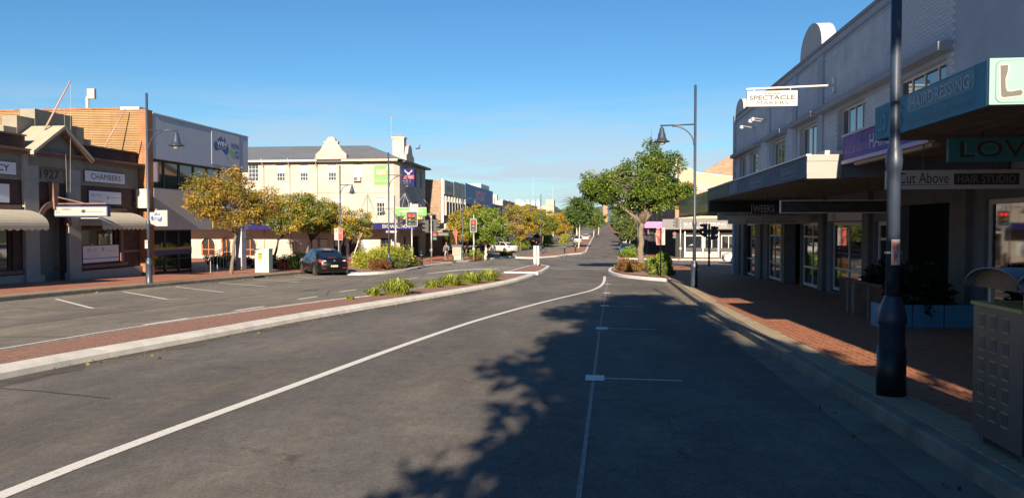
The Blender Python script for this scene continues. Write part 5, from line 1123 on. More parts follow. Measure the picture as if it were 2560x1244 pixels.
# ================================================================== left: chambers of 1927
m_olive = M('olive_render', (.20,.19,.155), .85, var=.12, vs=2, bump=.2, bs=25); m_pillar = M('pale_render_pillar', (.30,.29,.27), .85, var=.1, vs=2, bump=.2, bs=25); m_brown = M('brown_trim', (.17,.095,.075), .75, var=.15)
m_dbrick = brickmat('dark_brown_brick', (1,2), (.065,.035,.03), (.10,.05,.04), (.03,.022,.02), .24, .086, .008); m_obrick = brickmat('orange_brick', (0,2), (.27,.165,.072), (.33,.21,.10), (.14,.085,.045), 2.4, .086, .012, var=.22); m_obrick_s = brickmat('orange_brick_side', (1,2), (.30,.13,.06), (.36,.16,.07), (.14,.07,.04), .24, .086, .012)
m_canvas = M('canvas_awning', (.44,.40,.32), .9, var=.08, vs=3); m_winb = M('brown_window_frame', (.13,.07,.055), .6)
FL = Fr('x', -22.6, 1); b27 = thing('chambers_building', 'single storey brick chambers of 1927 with gabled entrance on the left', 'building', (-22.6, 29.7, gz(29.7)))
mb = MB(); hol = [(31.25, 33.85, -.1, 1.5), (25.4, 27.3, -.1, 1.5), (28.55, 30.25, -1.2, 2.45)]; wall(mb, FL, 22.0, 35.45, -1.4, 3.4, hol, .3); mb.build('brick_wall', m_dbrick, b27)
MB().box(-34, 22, -1, -23.1, 35.4, 4.9).build('rear_block', m_olive, b27)
fbox('frieze', FL, 22, 35.44, 3.401, 4.42, -.3, .015, m_olive, b27)
for z0, z1, o in ((4.42, 4.52, .22), (4.521, 4.62, .36)): fbox('cornice', FL, 22, 35.5, z0, z1, -.2, o, m_brown, b27)
for a, b in ((22, 28.1), (31.3, 35.4)):
    for k in range(6): fbox('brick_course', FL, a, b, 4.622 + k*.086, 4.70 + k*.086, -.35, -.06 - .003*(k % 2), m_dbrick, b27)
    fbox('coping', FL, a, b, 5.14, 5.2, -.42, .02, m_brown, b27)
for a, b in ((27.78, 28.54), (30.26, 31.04)):
    fbox('pillar', FL, a, b, -.4, 4.42, .016, .15, m_pillar, b27); fbox('pillar_base', FL, a-.12, b+.12, -1.4, -.38, .02, .26, m_pillar, b27); fbox('pillar_band', FL, a-.02, b+.02, 3.36, 3.42, .017, .18, m_pillar, b27)
fbox('plinth', FL, 31.2, 35.45, -1.4, -.36, .01, .14, m_pillar, b27); fbox('plinth', FL, 22, 27.7, -1.4, -.30, .01, .14, m_pillar, b27)
pts = [FL.p(u, z, .02) for u, z in ((28.0,4.0), (31.2,4.0), (31.3,4.45), (29.66,5.5), (28.0,4.45))]; MB().prism(pts, (.14,0,0)).build('gable_panel', m_olive, b27)
for s_, (ua, ub) in ((-1, (27.85, 29.66)), (1, (31.47, 29.66))):
    MB().prism([FL.p(ua, 4.42, .5), FL.p(ub, 5.62, .5), FL.p(ub, 5.76, .5), FL.p(ua, 4.55, .5)], (-1.5, 0, 0)).build('gable_roof_slope', M('pale_roof_edge', (.32,.29,.225), .8, var=.12), b27)
    MB().prism([FL.p(ua+.1*-s_, 4.36, .49), FL.p(ub, 5.52, .49), FL.p(ub, 5.615, .49), FL.p(ua, 4.415, .49)], (-.2, 0, 0)).build('bargeboard', m_brown, b27)
text('1927', FL, 28.78, 29.88, 3.55, 3.92, M('date_brown', (.06,.035,.03), .8), b27, .03, 'date_numerals', bold=.01)
n = 12; outer = [(29.4 + 1.02*math.cos(math.pi*k/n), 1.62 + 1.02*math.sin(math.pi*k/n)) for k in range(n+1)]; inner = [(29.4 + .78*math.cos(math.pi*k/n), 1.62 + .78*math.sin(math.pi*k/n)) for k in range(n+1)]
mb = MB(); mb.prism([FL.p(u, z, .02) for u, z in outer + inner[::-1]], (.16, 0, 0)); mb.build('entrance_arch', m_brown, b27); mb = MB(); mb.prism([FL.p(u, z, .03) for u, z in ((29.22,3.38), (29.58,3.38), (29.5,2.3), (29.3,2.3))], (.22,0,0)); mb.build('keystone', m_brown, b27)
sp = [(28.55,2.46), (28.55,1.62)] + [(29.4 - .85*math.cos(math.pi*k/n), 1.62 + .85*math.sin(math.pi*k/n)) for k in range(1, n)] + [(30.25,1.62), (30.25,2.46)]
MB().prism([FL.p(u, z, .0) for u, z in sp], (-.25,0,0)).build('arch_spandrel', m_dbrick, b27)
fbox('entry_back', FL, 28.5, 30.3, -1.2, 2.5, -2.6, -2.5, m_dark, b27); fbox('entry_side', FL, 30.26, 30.4, -1.2, 2.5, -2.5, -.31, m_olive, b27); fbox('entry_side', FL, 28.4, 28.54, -1.2, 2.5, -2.5, -.31, m_olive, b27)
mb = MB(); mb.tube([FL.p(30.2,-.2,-.2), FL.p(30.2,-.1,-1.2), FL.p(30.2,.1,-2.0)], .03, 6); mb.build('handrail', m_brown, b27)
window(b27, FL, 31.25, 33.85, -.1, 1.5, 2, 1, .09, m_winb, m_glass, .16, each=True, name='front_window'); window(b27, FL, 25.4, 27.3, -.1, 1.5, 2, 1, .09, m_winb, m_glass, .16, each=True, name='front_window')
for a, b in ((31.0, 34.3), (25.0, 27.6)): fbox('window_sill', FL, a, b, -.26, -.12, .0, .16, m_brown, b27); fbox('lintel', FL, a, b, 2.26, 2.42, .0, .14, m_brown, b27)
fbox('dado_band', FL, 34.0, 35.4, .34, .46, .002, .06, m_brown, b27); fbox('window_architrave', FL, 33.9, 34.1, -.1, 2.25, .002, .08, m_brown, b27)
for a, b in ((30.95, 34.35), (23.0, 27.72)):     # curved canvas blinds with scalloped valance
    mb = MB(); n = 9; prof_ = [(1.15*math.sin(R(90*k/n))**1.0, 1.62 + .62*math.cos(R(90*k/n))) for k in range(n+1)]; vs = [FL.p(u, z, .05 + o) for u in (a, b) for o, z in prof_]; m = n + 1
    mb.add(vs, [(i, i+1, m+i+1, m+i) for i in range(n)]); mb.add([FL.p(a, 1.62, .05)] + [FL.p(a, z, .05 + o) for o, z in prof_], [tuple(range(m+1))]); mb.add([FL.p(b, 1.62, .05)] + [FL.p(b, z, .05 + o) for o, z in prof_], [tuple(range(m+1))])
    aw_ = mb.build('canvas_blind', m_canvas, b27); k = int((b-a)/.34); top = []; bot = []
    for i in range(k*6+1): u = a + (b-a)*i/(k*6); top.append(FL.p(u, 1.62, 1.202)); bot.append(FL.p(u, 1.50 - .07*abs(math.sin(math.pi*i/6)), 1.202))
    mb = MB(); q = len(top); mb.add(top + bot, [(i, i+1, q+i+1, q+i) for i in range(q-1)]); mb.build('valance', m_canvas, aw_)
# stepped parapet behind
for k, (a, b, z) in enumerate(((30.0, 32.3, 6.54), (29.0, 33.1, 6.12), (28.3, 33.6, 5.62))): MB().box(-24.4 + k*.012, a, 4.9, -23.72 - k*.012, b, z).build('stepped_parapet', m_olive, b27)
MB().box(-24.3, 23.5, 4.9, -23.8, 36, 5.3).build('rear_parapet', m_olive, b27)
# signs on the chambers
m_blueedge = M('blue_sign_edge', (.04,.05,.16), .5); m_signtint = M('sign_face', (.66,.67,.72), .5)
def board(name, label, fr, u0, u1, z0, z1, o=.05, txt=None, cat='sign', edge=.03):
    t = thing(name, label, cat, fr.p((u0+u1)/2, z0, o)); fbox('backing', fr, min(u0,u1)-edge, max(u0,u1)+edge, z0-edge, z1+edge, o-.03, o, m_blueedge, t); fbox('face', fr, u0, u1, z0, z1, o, o+.006, m_signtint, t)
    for a in (txt or ()): text(a[0], fr, u0 + (u1-u0)*a[1], u0 + (u1-u0)*a[2], z0 + (z1-z0)*a[3], z0 + (z1-z0)*a[4], a[5] if len(a) > 5 else m_ink, t, o + .010, bold=a[6] if len(a) > 6 else 0)
    return t
def pinwheel(t, fr, u, z, s_, o, col=True):
    mats = [M('logo_grey', (.12,.12,.13), .6), M('logo_green', (.05,.30,.12), .6), M('logo_red', (.55,.06,.04), .6), M('logo_dark', (.05,.05,.06), .6)] if col else [m_ink]*4
    for i, (a, b) in enumerate(((-1,1), (1,1), (1,-1), (-1,-1))):
        for k in (0, 1):
            p0 = (u + a*s_*.12, z + b*s_*.12); p1 = (u + a*s_*(1 if k else .45), z + b*s_*(.45 if k else 1)); p2 = (u + a*s_*.55, z + b*s_*.55); sheet_poly('logo', fr, [p0, p1, p2], o, mats[i], t)
gl_ = m_ink; faint = M('faint_print', (.33,.33,.38), .6)
board('name_board', 'white name board reading chambers above the right window', FL, 31.45, 34.3, 3.58, 4.05, .06, [('CHAMBERS', .14, .88, .24, .78, m_ink, .012)]); board('name_board', 'cut-off white name board at the left picture edge', FL, 24.6, 27.45, 3.58, 4.05, .06, [('AGENCY', .2, .88, .24, .78, m_ink, .012)])
t = board('notice_board', 'wide white family notice board above the right blind', FL, 31.72, 34.0, 2.62, 3.17, .05, [('FAMILY', .17, .40, .58, .80, faint), ('Relationship Centre', .17, .40, .45, .52, faint), ('Australian Government', .64, .95, .50, .58, gl_), ('Mid North Coast service', .05, .42, .12, .3, faint)]); pinwheel(t, FL, 31.72 + .1*2.28, 2.98, .10, .062); disc('crest', FL, 33.02, 2.9, .07, .09, .062, faint, t)
t = board('notice_board', 'white family sign filling the lower window pane', FL, 31.3, 33.8, -.02, .72, .02, [('FAMILY', .2, .38, .66, .82, faint), ('Relationship Centre', .2, .4, .54, .6, faint), ('Australian Government', .64, .9, .62, .68, gl_), ('free confidential help', .14, .42, .34, .46, faint)]); pinwheel(t, FL, 31.3 + .15*2.5, .53, .12, .03); disc('crest', FL, 32.66, .56, .07, .09, .032, faint, t); fbox('stripe', FL, 31.3, 33.8, .14, .17, .026, .032, m_blueedge, t)
t = board('notice_board', 'plain white board above the left blind at the edge', FL, 25.2, 27.1, 2.5, 3.2, .05, [('FAMILY', .1, .4, .5, .8, faint)])
# projecting light box with bracket
fp_ = Fr('y', 29.4, -1); t = thing('projecting_sign', 'long white family light box hung from a brown bracket over the entrance', 'sign', (-21.9, 30.6, 1.8))
fbox('box', fp_, -22.55, -20.1, 1.99, 2.42, -.2, 0, m_blueedge, t); fbox('face', fp_, -22.51, -20.14, 2.03, 2.38, .001, .006, m_signw, t); pinwheel(t, fp_, -22.28, 2.21, .11, .010)
text('FAMILY', fp_, -22.10, -21.68, 2.24, 2.34, gl_, t, .01); text('Relationship Centre', fp_, -22.10, -21.5, 2.15, 2.20, faint, t, .01); disc('crest', fp_, -21.15, 2.21, .1, .07, .01, gl_, t); text('Australian Government', fp_, -21.0, -20.3, 2.17, 2.22, gl_, t, .01); fbox('divider', fp_, -21.43, -21.42, 2.08, 2.33, .001, .009, faint, t)
mb = MB(); mb.tube([(-22.6,29.5,2.52), (-20.2,29.5,2.52)], .03, 6); mb.tube([(-22.6,29.5,2.85), (-21.2,29.5,2.54)], .025, 6); mb.build('bracket', m_brown, t)
for y, z0, z1, nm in ((29.35, 5.62, 7.9, 'tall leaning flagpole rising from the entrance gable'), ):
    t = thing('flagpole', nm, 'flagpole', (-22.4, y, z0)); MB().tube([(-22.75,29.3,5.55), (-22.2,30.17,7.71)], [.04,.026], 8).build('pole', M('pinkish_pole', (.33,.21,.17), .7), t, True); mb = MB(); mb.tube([(-22.15,30.1,7.55), (-22.1,29.9,3.0)], .006, 4); mb.build('halyard', m_pillar, t); MB().tube([(-22.2,29.75,6.5), (-22.1,29.7,3.0)], .006, 4).build('halyard', m_pillar, t)
t = thing('flagpole', 'shorter slanted pole leaning on the orange brick wall', 'flagpole', (-23.5, 34.2, 5.3)); MB().tube([(-23.5,34.2,5.3), (-23.0,35.12,7.31)], [.035,.026], 8).build('pole', bpy.data.materials['pinkish_pole'], t, True)

# ================================================================== left: white office with orange brick end
m_panel = M('pale_grey_cladding', (.40,.43,.50), .6, var=.06, vs=.8); m_panel2 = M('lower_cladding', (.44,.43,.44), .65, var=.06, vs=1)
bW = thing('office_building', 'two storey office with pale cladding and orange brick end wall', 'building', (-22.2, 41, gz(41)))
FO = Fr('y', 35.5, -1); mb = MB(); mb.box(-36, 35.58, -1, -22.61, 36.08, 7.3); mb.build('brick_end_core', M('raked_mortar', (.22,.13,.06), .95), bW)
for k in range(26):
    z = 5.1 + k*.086
    MB().box(-36, 35.5 + rnd.uniform(0,.006), z, -22.602, 35.579, z + .072).build('brick_course', m_obrick, bW)
MB().box(-36, 35.47, 7.33, -23.5, 36.1, 7.42).build('parapet_capping', M('rusty_capping', (.22,.10,.05), .8, var=.4, vs=4), bW); MB().box(-23.49, 35.46, 7.30, -22.5, 36.11, 7.44).build('parapet_flashing', m_alum, bW)
MB().box(-22.605, 35.5, -1.3, -22.19, 36.09, 7.32).build('brick_pier', m_obrick_s, bW)
FW = Fr('x', -22.2, 1); mb = MB(); mb.box(-34, 36.1, 4.98, -22.25, 46.5, 7.15); mb.build('upper_block', m_panel, bW)
for a, b in ((36.1, 38.7), (38.71, 41.83), (41.84, 45.4), (45.41, 46.5)): fbox('cladding_panel', FW, a + .006, b - .006, 4.98, 7.18, -.05, 0, m_panel, bW)
fbox('parapet_flashing', FW, 36.1, 46.52, 7.185, 7.25, -.3, .03, m_alum, bW)
fbox('band_back', FW, 36.1, 46.4, 3.4, 5.0, -.5, -.45, m_dark, bW); 
for k in range(7): window(bW, FW, 36.2 + k*1.46, 37.62 + k*1.46, 3.52, 4.96, 1, 1, .07, m_black, m_glass, .42, name='band_window')
for a, b in ((36.1, 41.75), (41.77, 46.4)): fbox('awning_panel', FW, a, b, 1.41, 3.5, -.2, .02, m_panel2, bW)
fbox('yellow_board', FW, 41.9, 44.4, 1.5, 2.6, .021, .04, M('yellow_board', (.55,.36,.03), .7), bW)
MB().box(-34, 36.1, 1.42, -22.3, 46.4, 1.5).build('undercroft_soffit', m_soffit, bW)
MB().box(-34, 36.1, -1.4, -23.4, 41.5, 1.41).build('ground_floor_core', m_dark, bW); MB().box(-22.55, 45.4, -1.4, -22.15, 46.0, 1.41).build('column', m_panel2, bW)
FG = Fr('x', -23.2, 1)
for k in range(4): window(bW, FG, 36.15 + k*1.34, 37.45 + k*1.34, -1.05, 1.4, 1, (0, .35, 1), .07, m_black, m_glass, .1, name='ground_window')
for z0, z1, c_ in ((.36, .44, (.52,.36,.12)), (.29, .358, (.40,.08,.06)), (.06, .288, (.07,.045,.14))): fbox('glass_stripe', FG, 36.15, 41.5, z0, z1, -.06, -.045, M('stripe_%d' % int(c_[0]*100), c_, .6), bW)
m_win = M('logo_navy', (.035,.06,.21), .5); m_winw = M('logo_white', (.75,.76,.79), .5)
AUS = [(0,.42), (.05,.62), (.22,.72), (.28,.86), (.36,.82), (.40,.96), (.55,.98), (.54,.86), (.66,.80), (.72,1.0), (.80,.78), (.86,.70), (1.0,.42), (.97,.25), (.86,.06), (.74,.08), (.62,.22), (.50,.34), (.36,.30), (.16,.20), (.08,.22)]
def win_logo(t, fr, u0, u1, z0, z1, o, tas=True):
    U = lambda a: u0 + (u1-u0)*a; Z = lambda a: z0 + (z1-z0)*a
    sheet_poly('logo_map', fr, [(U(a), Z(b)) for a, b in AUS], o, m_win, t)
    if tas: sheet_poly('logo_map', fr, [(U(.84), Z(-.10)), (U(.92), Z(-.10)), (U(.89), Z(-.2))], o, m_win, t)
    text('WIN', fr, U(.20), U(.84), Z(.48), Z(.74), m_winw, t, o + .006, bold=.03); text('NETWORK', fr, U(.24), U(.82), Z(.36), Z(.43), m_winw, t, o + .006)
lg = thing('television_sign', 'large network sign panel on the pale office fascia', 'sign', (-22.2, 43, 5.3)); fbox('panel', FW, 41.9, 45.3, 5.15, 7.1, .004, .02, m_panel, lg); win_logo(lg, FW, 42.1, 43.9, 5.75, 6.85, .025)
text('WIN', FW, 44.15, 45.2, 6.25, 6.6, m_win, lg, .025, bold=.02); sheet_poly('green_square', FW, [(44.15,5.75), (44.58,5.75), (44.58,6.15), (44.15,6.15)], .025, M('logo_lime', (.16,.42,.06), .5), lg); sheet_poly('number_badge', FW, rrect(44.75, 45.15, 5.72, 6.16, .12), .025, m_win, lg); text('11', FW, 44.85, 45.05, 5.83, 6.05, m_winw, lg, .03, bold=.02)
fb = Fr('y', 35.55, -1); t = thing('projecting_sign', 'white network light box projecting from the office awning', 'sign', (-21.6, 34.9, 1.5)); fbox('box', fb, -22.4, -21.16, 1.60, 2.38, -.15, 0, m_signw, t)
fbox('bracket', fb, -22.4, -21.7, 2.381, 2.45, -.12, -.03, m_brown, t); win_logo(t, fb, -22.02, -21.42, 1.78, 2.26, .006)
fb2 = Fr('y', 35.0, -1); t = thing('projecting_sign', 'upright cream sign box beside the left lamp post', 'sign', (-21.6, 33.7, 2.2)); fbox('box', fb2, -22.44, -21.8, 2.48, 3.40, -.15, 0, M('cream_sign', (.40,.375,.34), .5), t); text('FAMILY', fb2, -22.25, -21.95, 2.95, 3.06, M('rose_print', (.55,.40,.38), .6), t); fbox('rule', fb2, -22.4, -21.84, 2.86, 2.87, .001, .004, faint, t)
mb = MB(); mb.tube([(-22.6,35.08,2.7), (-22.44,35.08,2.7)], .02, 6); mb.build('bracket', m_galv, t)
t = thing('roof_antenna', 'white panel antenna on a short mast over the orange brick wall', 'antenna', (-25.6, 36, 7.4)); MB().tube([(-25.6,36,7.35), (-25.6,36,8.0), (-25.5,36,8.1)], .09, 8).build('mast', m_signw, t); MB().box(-25.55, 35.9, 7.95, -25.15, 36.05, 8.45).build('panel', m_signw, t)
# ramp with steel handrails
t = thing('ramp_handrail', 'steel ramp handrails under the office awning', 'handrail', (-21, 42, gz(42)))
for x0, y0, x1, y1, zz in ((-20.9, 39.2, -23.4, 46.2, .12), (-21.9, 40.6, -24.2, 47.4, .12)):
    P_ = [Vector((x0, y0, gz(y0) + 1.0)).lerp(Vector((x1, y1, gz(y0) + 1.35)), k/3) for k in range(4)]; MB().tube([(x0-.0, y0-.25, gz(y0)+.85)] + P_, .022, 6).build('rail', m_galv, t, True)
    for p in P_: MB().tube([p, (p.x, p.y, gz(y0) + .1)], .022, 6).build('post', m_galv, t)
# neighbour off to the left whose awning shades the footpath
nb = thing('shop_building', 'plain rendered shop with street awning beyond the left picture edge', 'building', (-22.6, 14, gz(14)))
MB().box(-36, -6, 0, -22.7, 21.9, 6.6).build('wall', m_olive, nb); MB().box(-22.69, -6, 2.75, -19.6, 20.2, 3.1).build('awning', m_panel2, nb); MB().box(-22.69, 20.21, -.9, -22.6, 21.5, 4).build('pier', m_pillar, nb)

# ================================================================== the cream corner hotel
m_cream = M('cream_stucco', (.345,.305,.268), .85, var=.18, vs=.5, bump=.2, bs=14); m_hgrey = M('grey_and_shaded_stucco', (.30,.30,.29), .85, var=.1, vs=.8); m_hroof = M('blue_grey_roof', (.15,.165,.19), .6, metal=.3, var=.12, vs=.4); m_gutter = M('gutter_cream', (.46,.41,.32), .7); m_hsash = M('white_sash', (.42,.42,.41), .6); m_dgrey = M('dark_eave', (.10,.10,.10), .8)
m_blind = M('window_blind', (.36,.35,.33), .7)
HY = 76.0; FH = Fr('y', HY, -1); FS = Fr('x', -20.4, 1); ht = thing('corner_hotel', 'cream two storey corner hotel with curved gables and grey roof', 'hotel', (-21, HY, gz(HY)))
up = [(-36.3,-35.2), (-33.25,-32.35), (-30.75,-29.9), (-27.75,-26.9), (-25.1,-24.2), (-39.3,-38.3), (-42.3,-41.3)]; lo_ = [(-27.4,-26.35), (-22.7,-21.85), (-31.5,-30.5), (-35.5,-34.5)]
gr = [(-41.5,-40.0,-1.5,.45), (-39.3,-38.3,-1.9,.45), (-36.9,-35.5,-1.5,.45), (-31.6,-30.9,-1.3,0), (-29.6,-27.8,-1.75,.3), (-27.2,-25.9,-1.75,.3), (-25.6,-24.6,-1.3,.3), (-22.3,-21.2,-1.85,.4)]
mb = MB(); wall(mb, FH, -52, -20.9, -2.4, 8.2, [(a, b, 6.23, 7.9) for a, b in up] + [(a, b, 2.6, 4.45) for a, b in lo_] + gr, .18)
mb.add([(-20.9,HY,-2.4), (-20.4,HY+.5,-2.4), (-20.4,HY+.5,8.2), (-20.9,HY,8.2)], [(0,1,2,3)]); mb.build('front_wall', m_cream, ht)
mb = MB(); sd_w = [(78.6,79.4), (82.8,83.5), (85.4,86.1)]; wall(mb, FS, HY+.5, 88, -2.4, 8.2, [(a, b, 5.9, 7.8) for a, b in sd_w] + [(79,80,2.6,4.3), (83,84,2.6,4.3)] + [(78,79.2,-1.9,.5), (81,85,-1.9,.5)], .18); mb.add([(-20.4,88,-2.4), (-40,88,-2.4), (-40,88,8.2), (-20.4,88,8.2)], [(0,1,2,3)]); mb.build('side_wall', m_hgrey, ht)  # street side is the hotel stucco greyed, its shade put into the colour
MB().box(-52, 78.8, -2.4, -20.8, 79, 8).build('core', m_dark, ht)
fbox('belt_course', FH, -52, -20.9, 5.0, 5.09, .002, .05, m_cream, ht)
for i, (a, b) in enumerate(up):
    w_ = window(ht, FH, a, b, 6.23, 7.9, 3, 4, .06, m_hsash, m_glass_sky, .14, sill=m_cream, name='sash_window')
    if i in (1, 3, 2): fbox('blind', FH, a + .05, b - .05, 7.08, 7.85, -.115, -.105, m_blind, w_)
    if i == 4: fbox('blind', FH, a + .05, b - .05, 6.3, 7.85, -.115, -.105, m_blind, w_)
for a, b in lo_: w_ = window(ht, FH, a, b, 2.6, 4.45, 3, 4, .06, m_hsash, m_glass_sky, .14, sill=m_cream, name='sash_window'); fbox('blind', FH, a + .05, b - .05, 4.0, 4.42, -.115, -.105, m_blind, w_)
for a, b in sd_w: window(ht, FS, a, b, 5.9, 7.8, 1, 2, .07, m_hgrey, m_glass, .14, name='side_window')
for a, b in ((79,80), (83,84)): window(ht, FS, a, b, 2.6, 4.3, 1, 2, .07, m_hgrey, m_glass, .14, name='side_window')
m_orange = M('orange_frame', (.50,.17,.06), .6)
for i, (a, b, z0, z1) in enumerate(gr):
    fm_ = m_orange if i < 3 else m_black
    window(ht, FH, a, b, z0, z1, 2, (0,.35,1) if i < 3 else 1, .07, fm_, m_glass, .12, name='door' if i in (1,4,7) else 'ground_window')
    if i < 3:
        n = 10; c_ = (a+b)/2; r_ = (b-a)/2; mb = MB(); mb.prism([FH.p(c_ + r_*1.12*math.cos(math.pi*k/n), z1 - r_ + r_*1.12*math.sin(math.pi*k/n), .02) for k in range(n+1)] + [FH.p(c_ + r_*.94*math.cos(math.pi*k/n), z1 - r_ + r_*.94*math.sin(math.pi*k/n), .02) for k in range(n, -1, -1)], (0,-.05,0)); mb.build('arch_trim', m_orange if i == 1 else m_cream, ht)
        for sg in (-1, 1):
            mb = MB(); mb.prism([FH.p(c_ + sg*r_, z1, .001), FH.p(c_ + sg*r_, z1 - r_, .001)] + [FH.p(c_ + sg*r_*math.cos(math.pi/2*k/6), z1 - r_ + r_*math.sin(math.pi/2*k/6), .001) for k in range(1, 7)], (0,.1,0)); mb.build('arch_spandrel', m_cream, ht)
fbox('poster', FH, -24.3, -23.5, -1.1, .1, .003, .02, M('poster_blue_white', (.45,.52,.58), .6, var=.5, vs=4), ht)
# roofs: long hip with gutter, dutch gable, chimney
e = 8.30; mb = MB(); mb.add([(-52.5,75.4,e), (-20.3,75.4,e), (-19.8,76.2,e), (-19.8,88.4,e), (-25.2,81.5,10.35), (-52.5,81.5,10.35), (-52.5,88.4,e), (-24.5,84.5,10.0)], [(0,1,4,5), (1,2,4), (2,3,7,4), (5,4,7,3,6)]); mb.build('roof', m_hroof, ht)
mb = MB(); mb.box(-52.5, 75.28, e-.16, -28.7, 75.42, e+.02); mb.build('gutter', m_gutter, ht); MB().box(-26.1, 75.28, e-.16, -20.3, 75.42, e+.02).build('gutter', m_gutter, ht); MB().box(-52.5, 75.42, e-.22, -20.4, HY-.01, e-.1).build('eave', m_dgrey, ht); MB().box(-20.39, 76.3, e-.2, -19.8, 88.4, e-.02).build('eave', m_dgrey, ht)
for xx in (-31.8, -28.9, -34.6): MB().tube([(xx, 75.9, -1.8), (xx, 75.9, 7.6), (xx+.05, 75.35, 8.15), (xx, 75.35, 8.5)], .045, 6).build('downpipe', m_cream, ht)
gx = -27.35; half = [(1.58,7.95), (1.62,8.2), (1.62,8.9), (1.45,9.05), (1.2,9.25), (.95,9.62), (.86,9.85), (.70,9.90), (.70,10.15), (.46,10.2), (.44,10.38), (.36,10.52), (.22,10.62), (0,10.66)]
MB().prism([FH.p(gx + u, z, .22) for u, z in half] + [FH.p(gx - u, z, .22) for u, z in half[::-1][1:]], (0,.5,0)).build('curved_gable', m_cream, ht)
MB().prism([FH.p(gx + u, z, .24) for u, z in ((-.42,10.16), (.42,10.16), (.36,10.36), (0,10.5), (-.36,10.36))], (0,-.04,0)).build('gable_crest', m_gutter, ht); fbox('gable_cap', FH, gx-.78, gx+.78, 10.11, 10.19, -.3, .3, m_gutter, ht); fbox('gable_label', FH, gx-.45, gx+.45, 8.06, 8.16, .2, .27, m_gutter, ht)
# side gable and chimney on the street front
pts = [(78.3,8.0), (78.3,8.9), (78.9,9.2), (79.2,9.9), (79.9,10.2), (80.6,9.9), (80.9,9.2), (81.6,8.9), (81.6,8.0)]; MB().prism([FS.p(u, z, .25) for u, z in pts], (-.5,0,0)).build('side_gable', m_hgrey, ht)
MB().box(-21.7, 78.6, 8.3, -20.5, 79.6, 10.75).build('chimney', m_cream, ht); MB().box(-21.78, 78.5, 10.75, -20.42, 79.7, 10.88).build('chimney_cap', m_gutter, ht)
for x in (-21.35, -20.95): MB().lathe((x, 79.1, 10.88), [(.15,0), (.13,.25), (.15,.28)], 10).build('chimney_pot', M('terracotta', (.40,.16,.08), .8), ht)
# verandah awning with blue fascia and stays
MB().box(-52, 73.2, 1.62, -18.0, 75.98, 1.72).build('verandah_awning', m_soffit, ht); m_hblue = M('hotel_blue', (.007,.007,.085), .7, spec=.2)
FA = Fr('y', 73.2, -1); fa = fbox('blue_fascia', FA, -52, -18.0, 1.28, 1.92, 0, .05, m_hblue, ht); text('EXCHANGE HOTEL', FA, -21.25, -18.25, 1.42, 1.76, m_signw, fa, .056, bold=.02); MB().box(-18.05, 73.2, 1.28, -18.0, 87, 1.92).build('side_fascia', m_dgrey, ht); MB().box(-20.39, 76, 1.62, -18.06, 87, 1.72).build('verandah_awning', m_soffit, ht)
for x in (-23.6, -19.7):
    mb = MB(); 
    for q in (-2.0, 0, 2.0): mb.tube([(x, 75.95, 4.9), (x + q*.8, 73.4, 1.95)], .025, 4)
    mb.build('awning_stay', m_galv, ht, kind='stuff')
for y in (77.5, 81.5, 86): MB().tube([(-20.35, y, 4.9), (-18.3, y + 2.2, 1.95)], .03, 4).build('awning_stay', m_galv, ht)
# hotel signs
t = thing('hotel_sign', 'green bottle shop sign painted high on the hotel corner', 'sign', (-22, HY, 5.8)); FX = Fr('y', HY-.0, -1); m_green = M('sign_green', (.09,.30,.05), .5)
fbox('panel', FX, -22.9, -21.25, 5.78, 7.75, .002, .05, m_green, t); disc('oval', FX, -22.15, 7.05, .58, .34, .053, M('oval_dark', (.10,.03,.02), .6), t); disc('oval', FX, -22.15, 7.05, .54, .30, .056, M('oval_orange', (.62,.25,.12), .6), t)
text('Liquor', FX, -22.7, -21.75, 7.05, 7.42, m_signw, t, .06, bold=.03, shear=.15); text('Legends', FX, -22.7, -21.6, 6.78, 7.06, m_signw, t, .06, bold=.03, shear=.15); text('cellars & gourmet', FX, -22.75, -21.4, 6.42, 6.54, m_signw, t, .06); text('BOTTLE SHOP', FX, -22.75, -21.4, 6.08, 6.3, m_signw, t, .06, bold=.02)
sheet_poly('thumb', FX, [(-21.75,7.25), (-21.45,7.2), (-21.35,7.45), (-21.5,7.48), (-21.5,7.62), (-21.6,7.62), (-21.62,7.45)], .06, m_signw, t)
FP = Fr('y', 77.4, -1); t = thing('hotel_sign', 'dark blue projecting sign with white stag horns on the shaded side wall', 'sign', (-19.7, 77.4, 5.7)); fbox('panel', FP, -20.35, -19.1, 5.72, 7.5, -.12, 0, m_hblue, t); sheet_poly('red_band', FP, [(-20.25,6.45), (-19.15,6.45), (-19.15,6.8), (-20.05,6.8)], .004, m_red, t)
for sg in (-1, 1): sheet_poly('horns', FP, [(-19.72, 6.85), (-19.72 + sg*.1, 6.85), (-19.72 + sg*.22, 7.1), (-19.72 + sg*.42, 7.2), (-19.72 + sg*.36, 7.42), (-19.72 + sg*.28, 7.26), (-19.72 + sg*.1, 7.12), (-19.72, 7.05)], .005, m_signw, t)
text('GAMING', FP, -19.95, -19.35, 6.55, 6.7, m_signw, t); text('EXCHANGE', FP, -20.3, -19.5, 6.22, 6.3, m_signw, t); text('SHOP\nHere', FP, -20.2, -19.55, 5.82, 6.12, m_signw, t)
FQ = Fr('y', 74.4, -1); t = thing('hotel_sign', 'green and white bottle shop board above the blue hotel fascia', 'sign', (-18.8, 74.4, 2.6)); fbox('panel', FQ, -20.3, -17.15, 2.62, 3.35, -.1, 0, m_green, t); fbox('white_edge', FQ, -20.3, -17.15, 3.351, 3.45, -.1, .02, m_signw, t); text('Liquor Legends', FQ, -19.9, -17.5, 2.9, 3.25, m_signw, t, .005, bold=.03, shear=.15); text('cellars & gourmet', FQ, -19.2, -18.2, 2.70, 2.80, m_signw, t, .005)
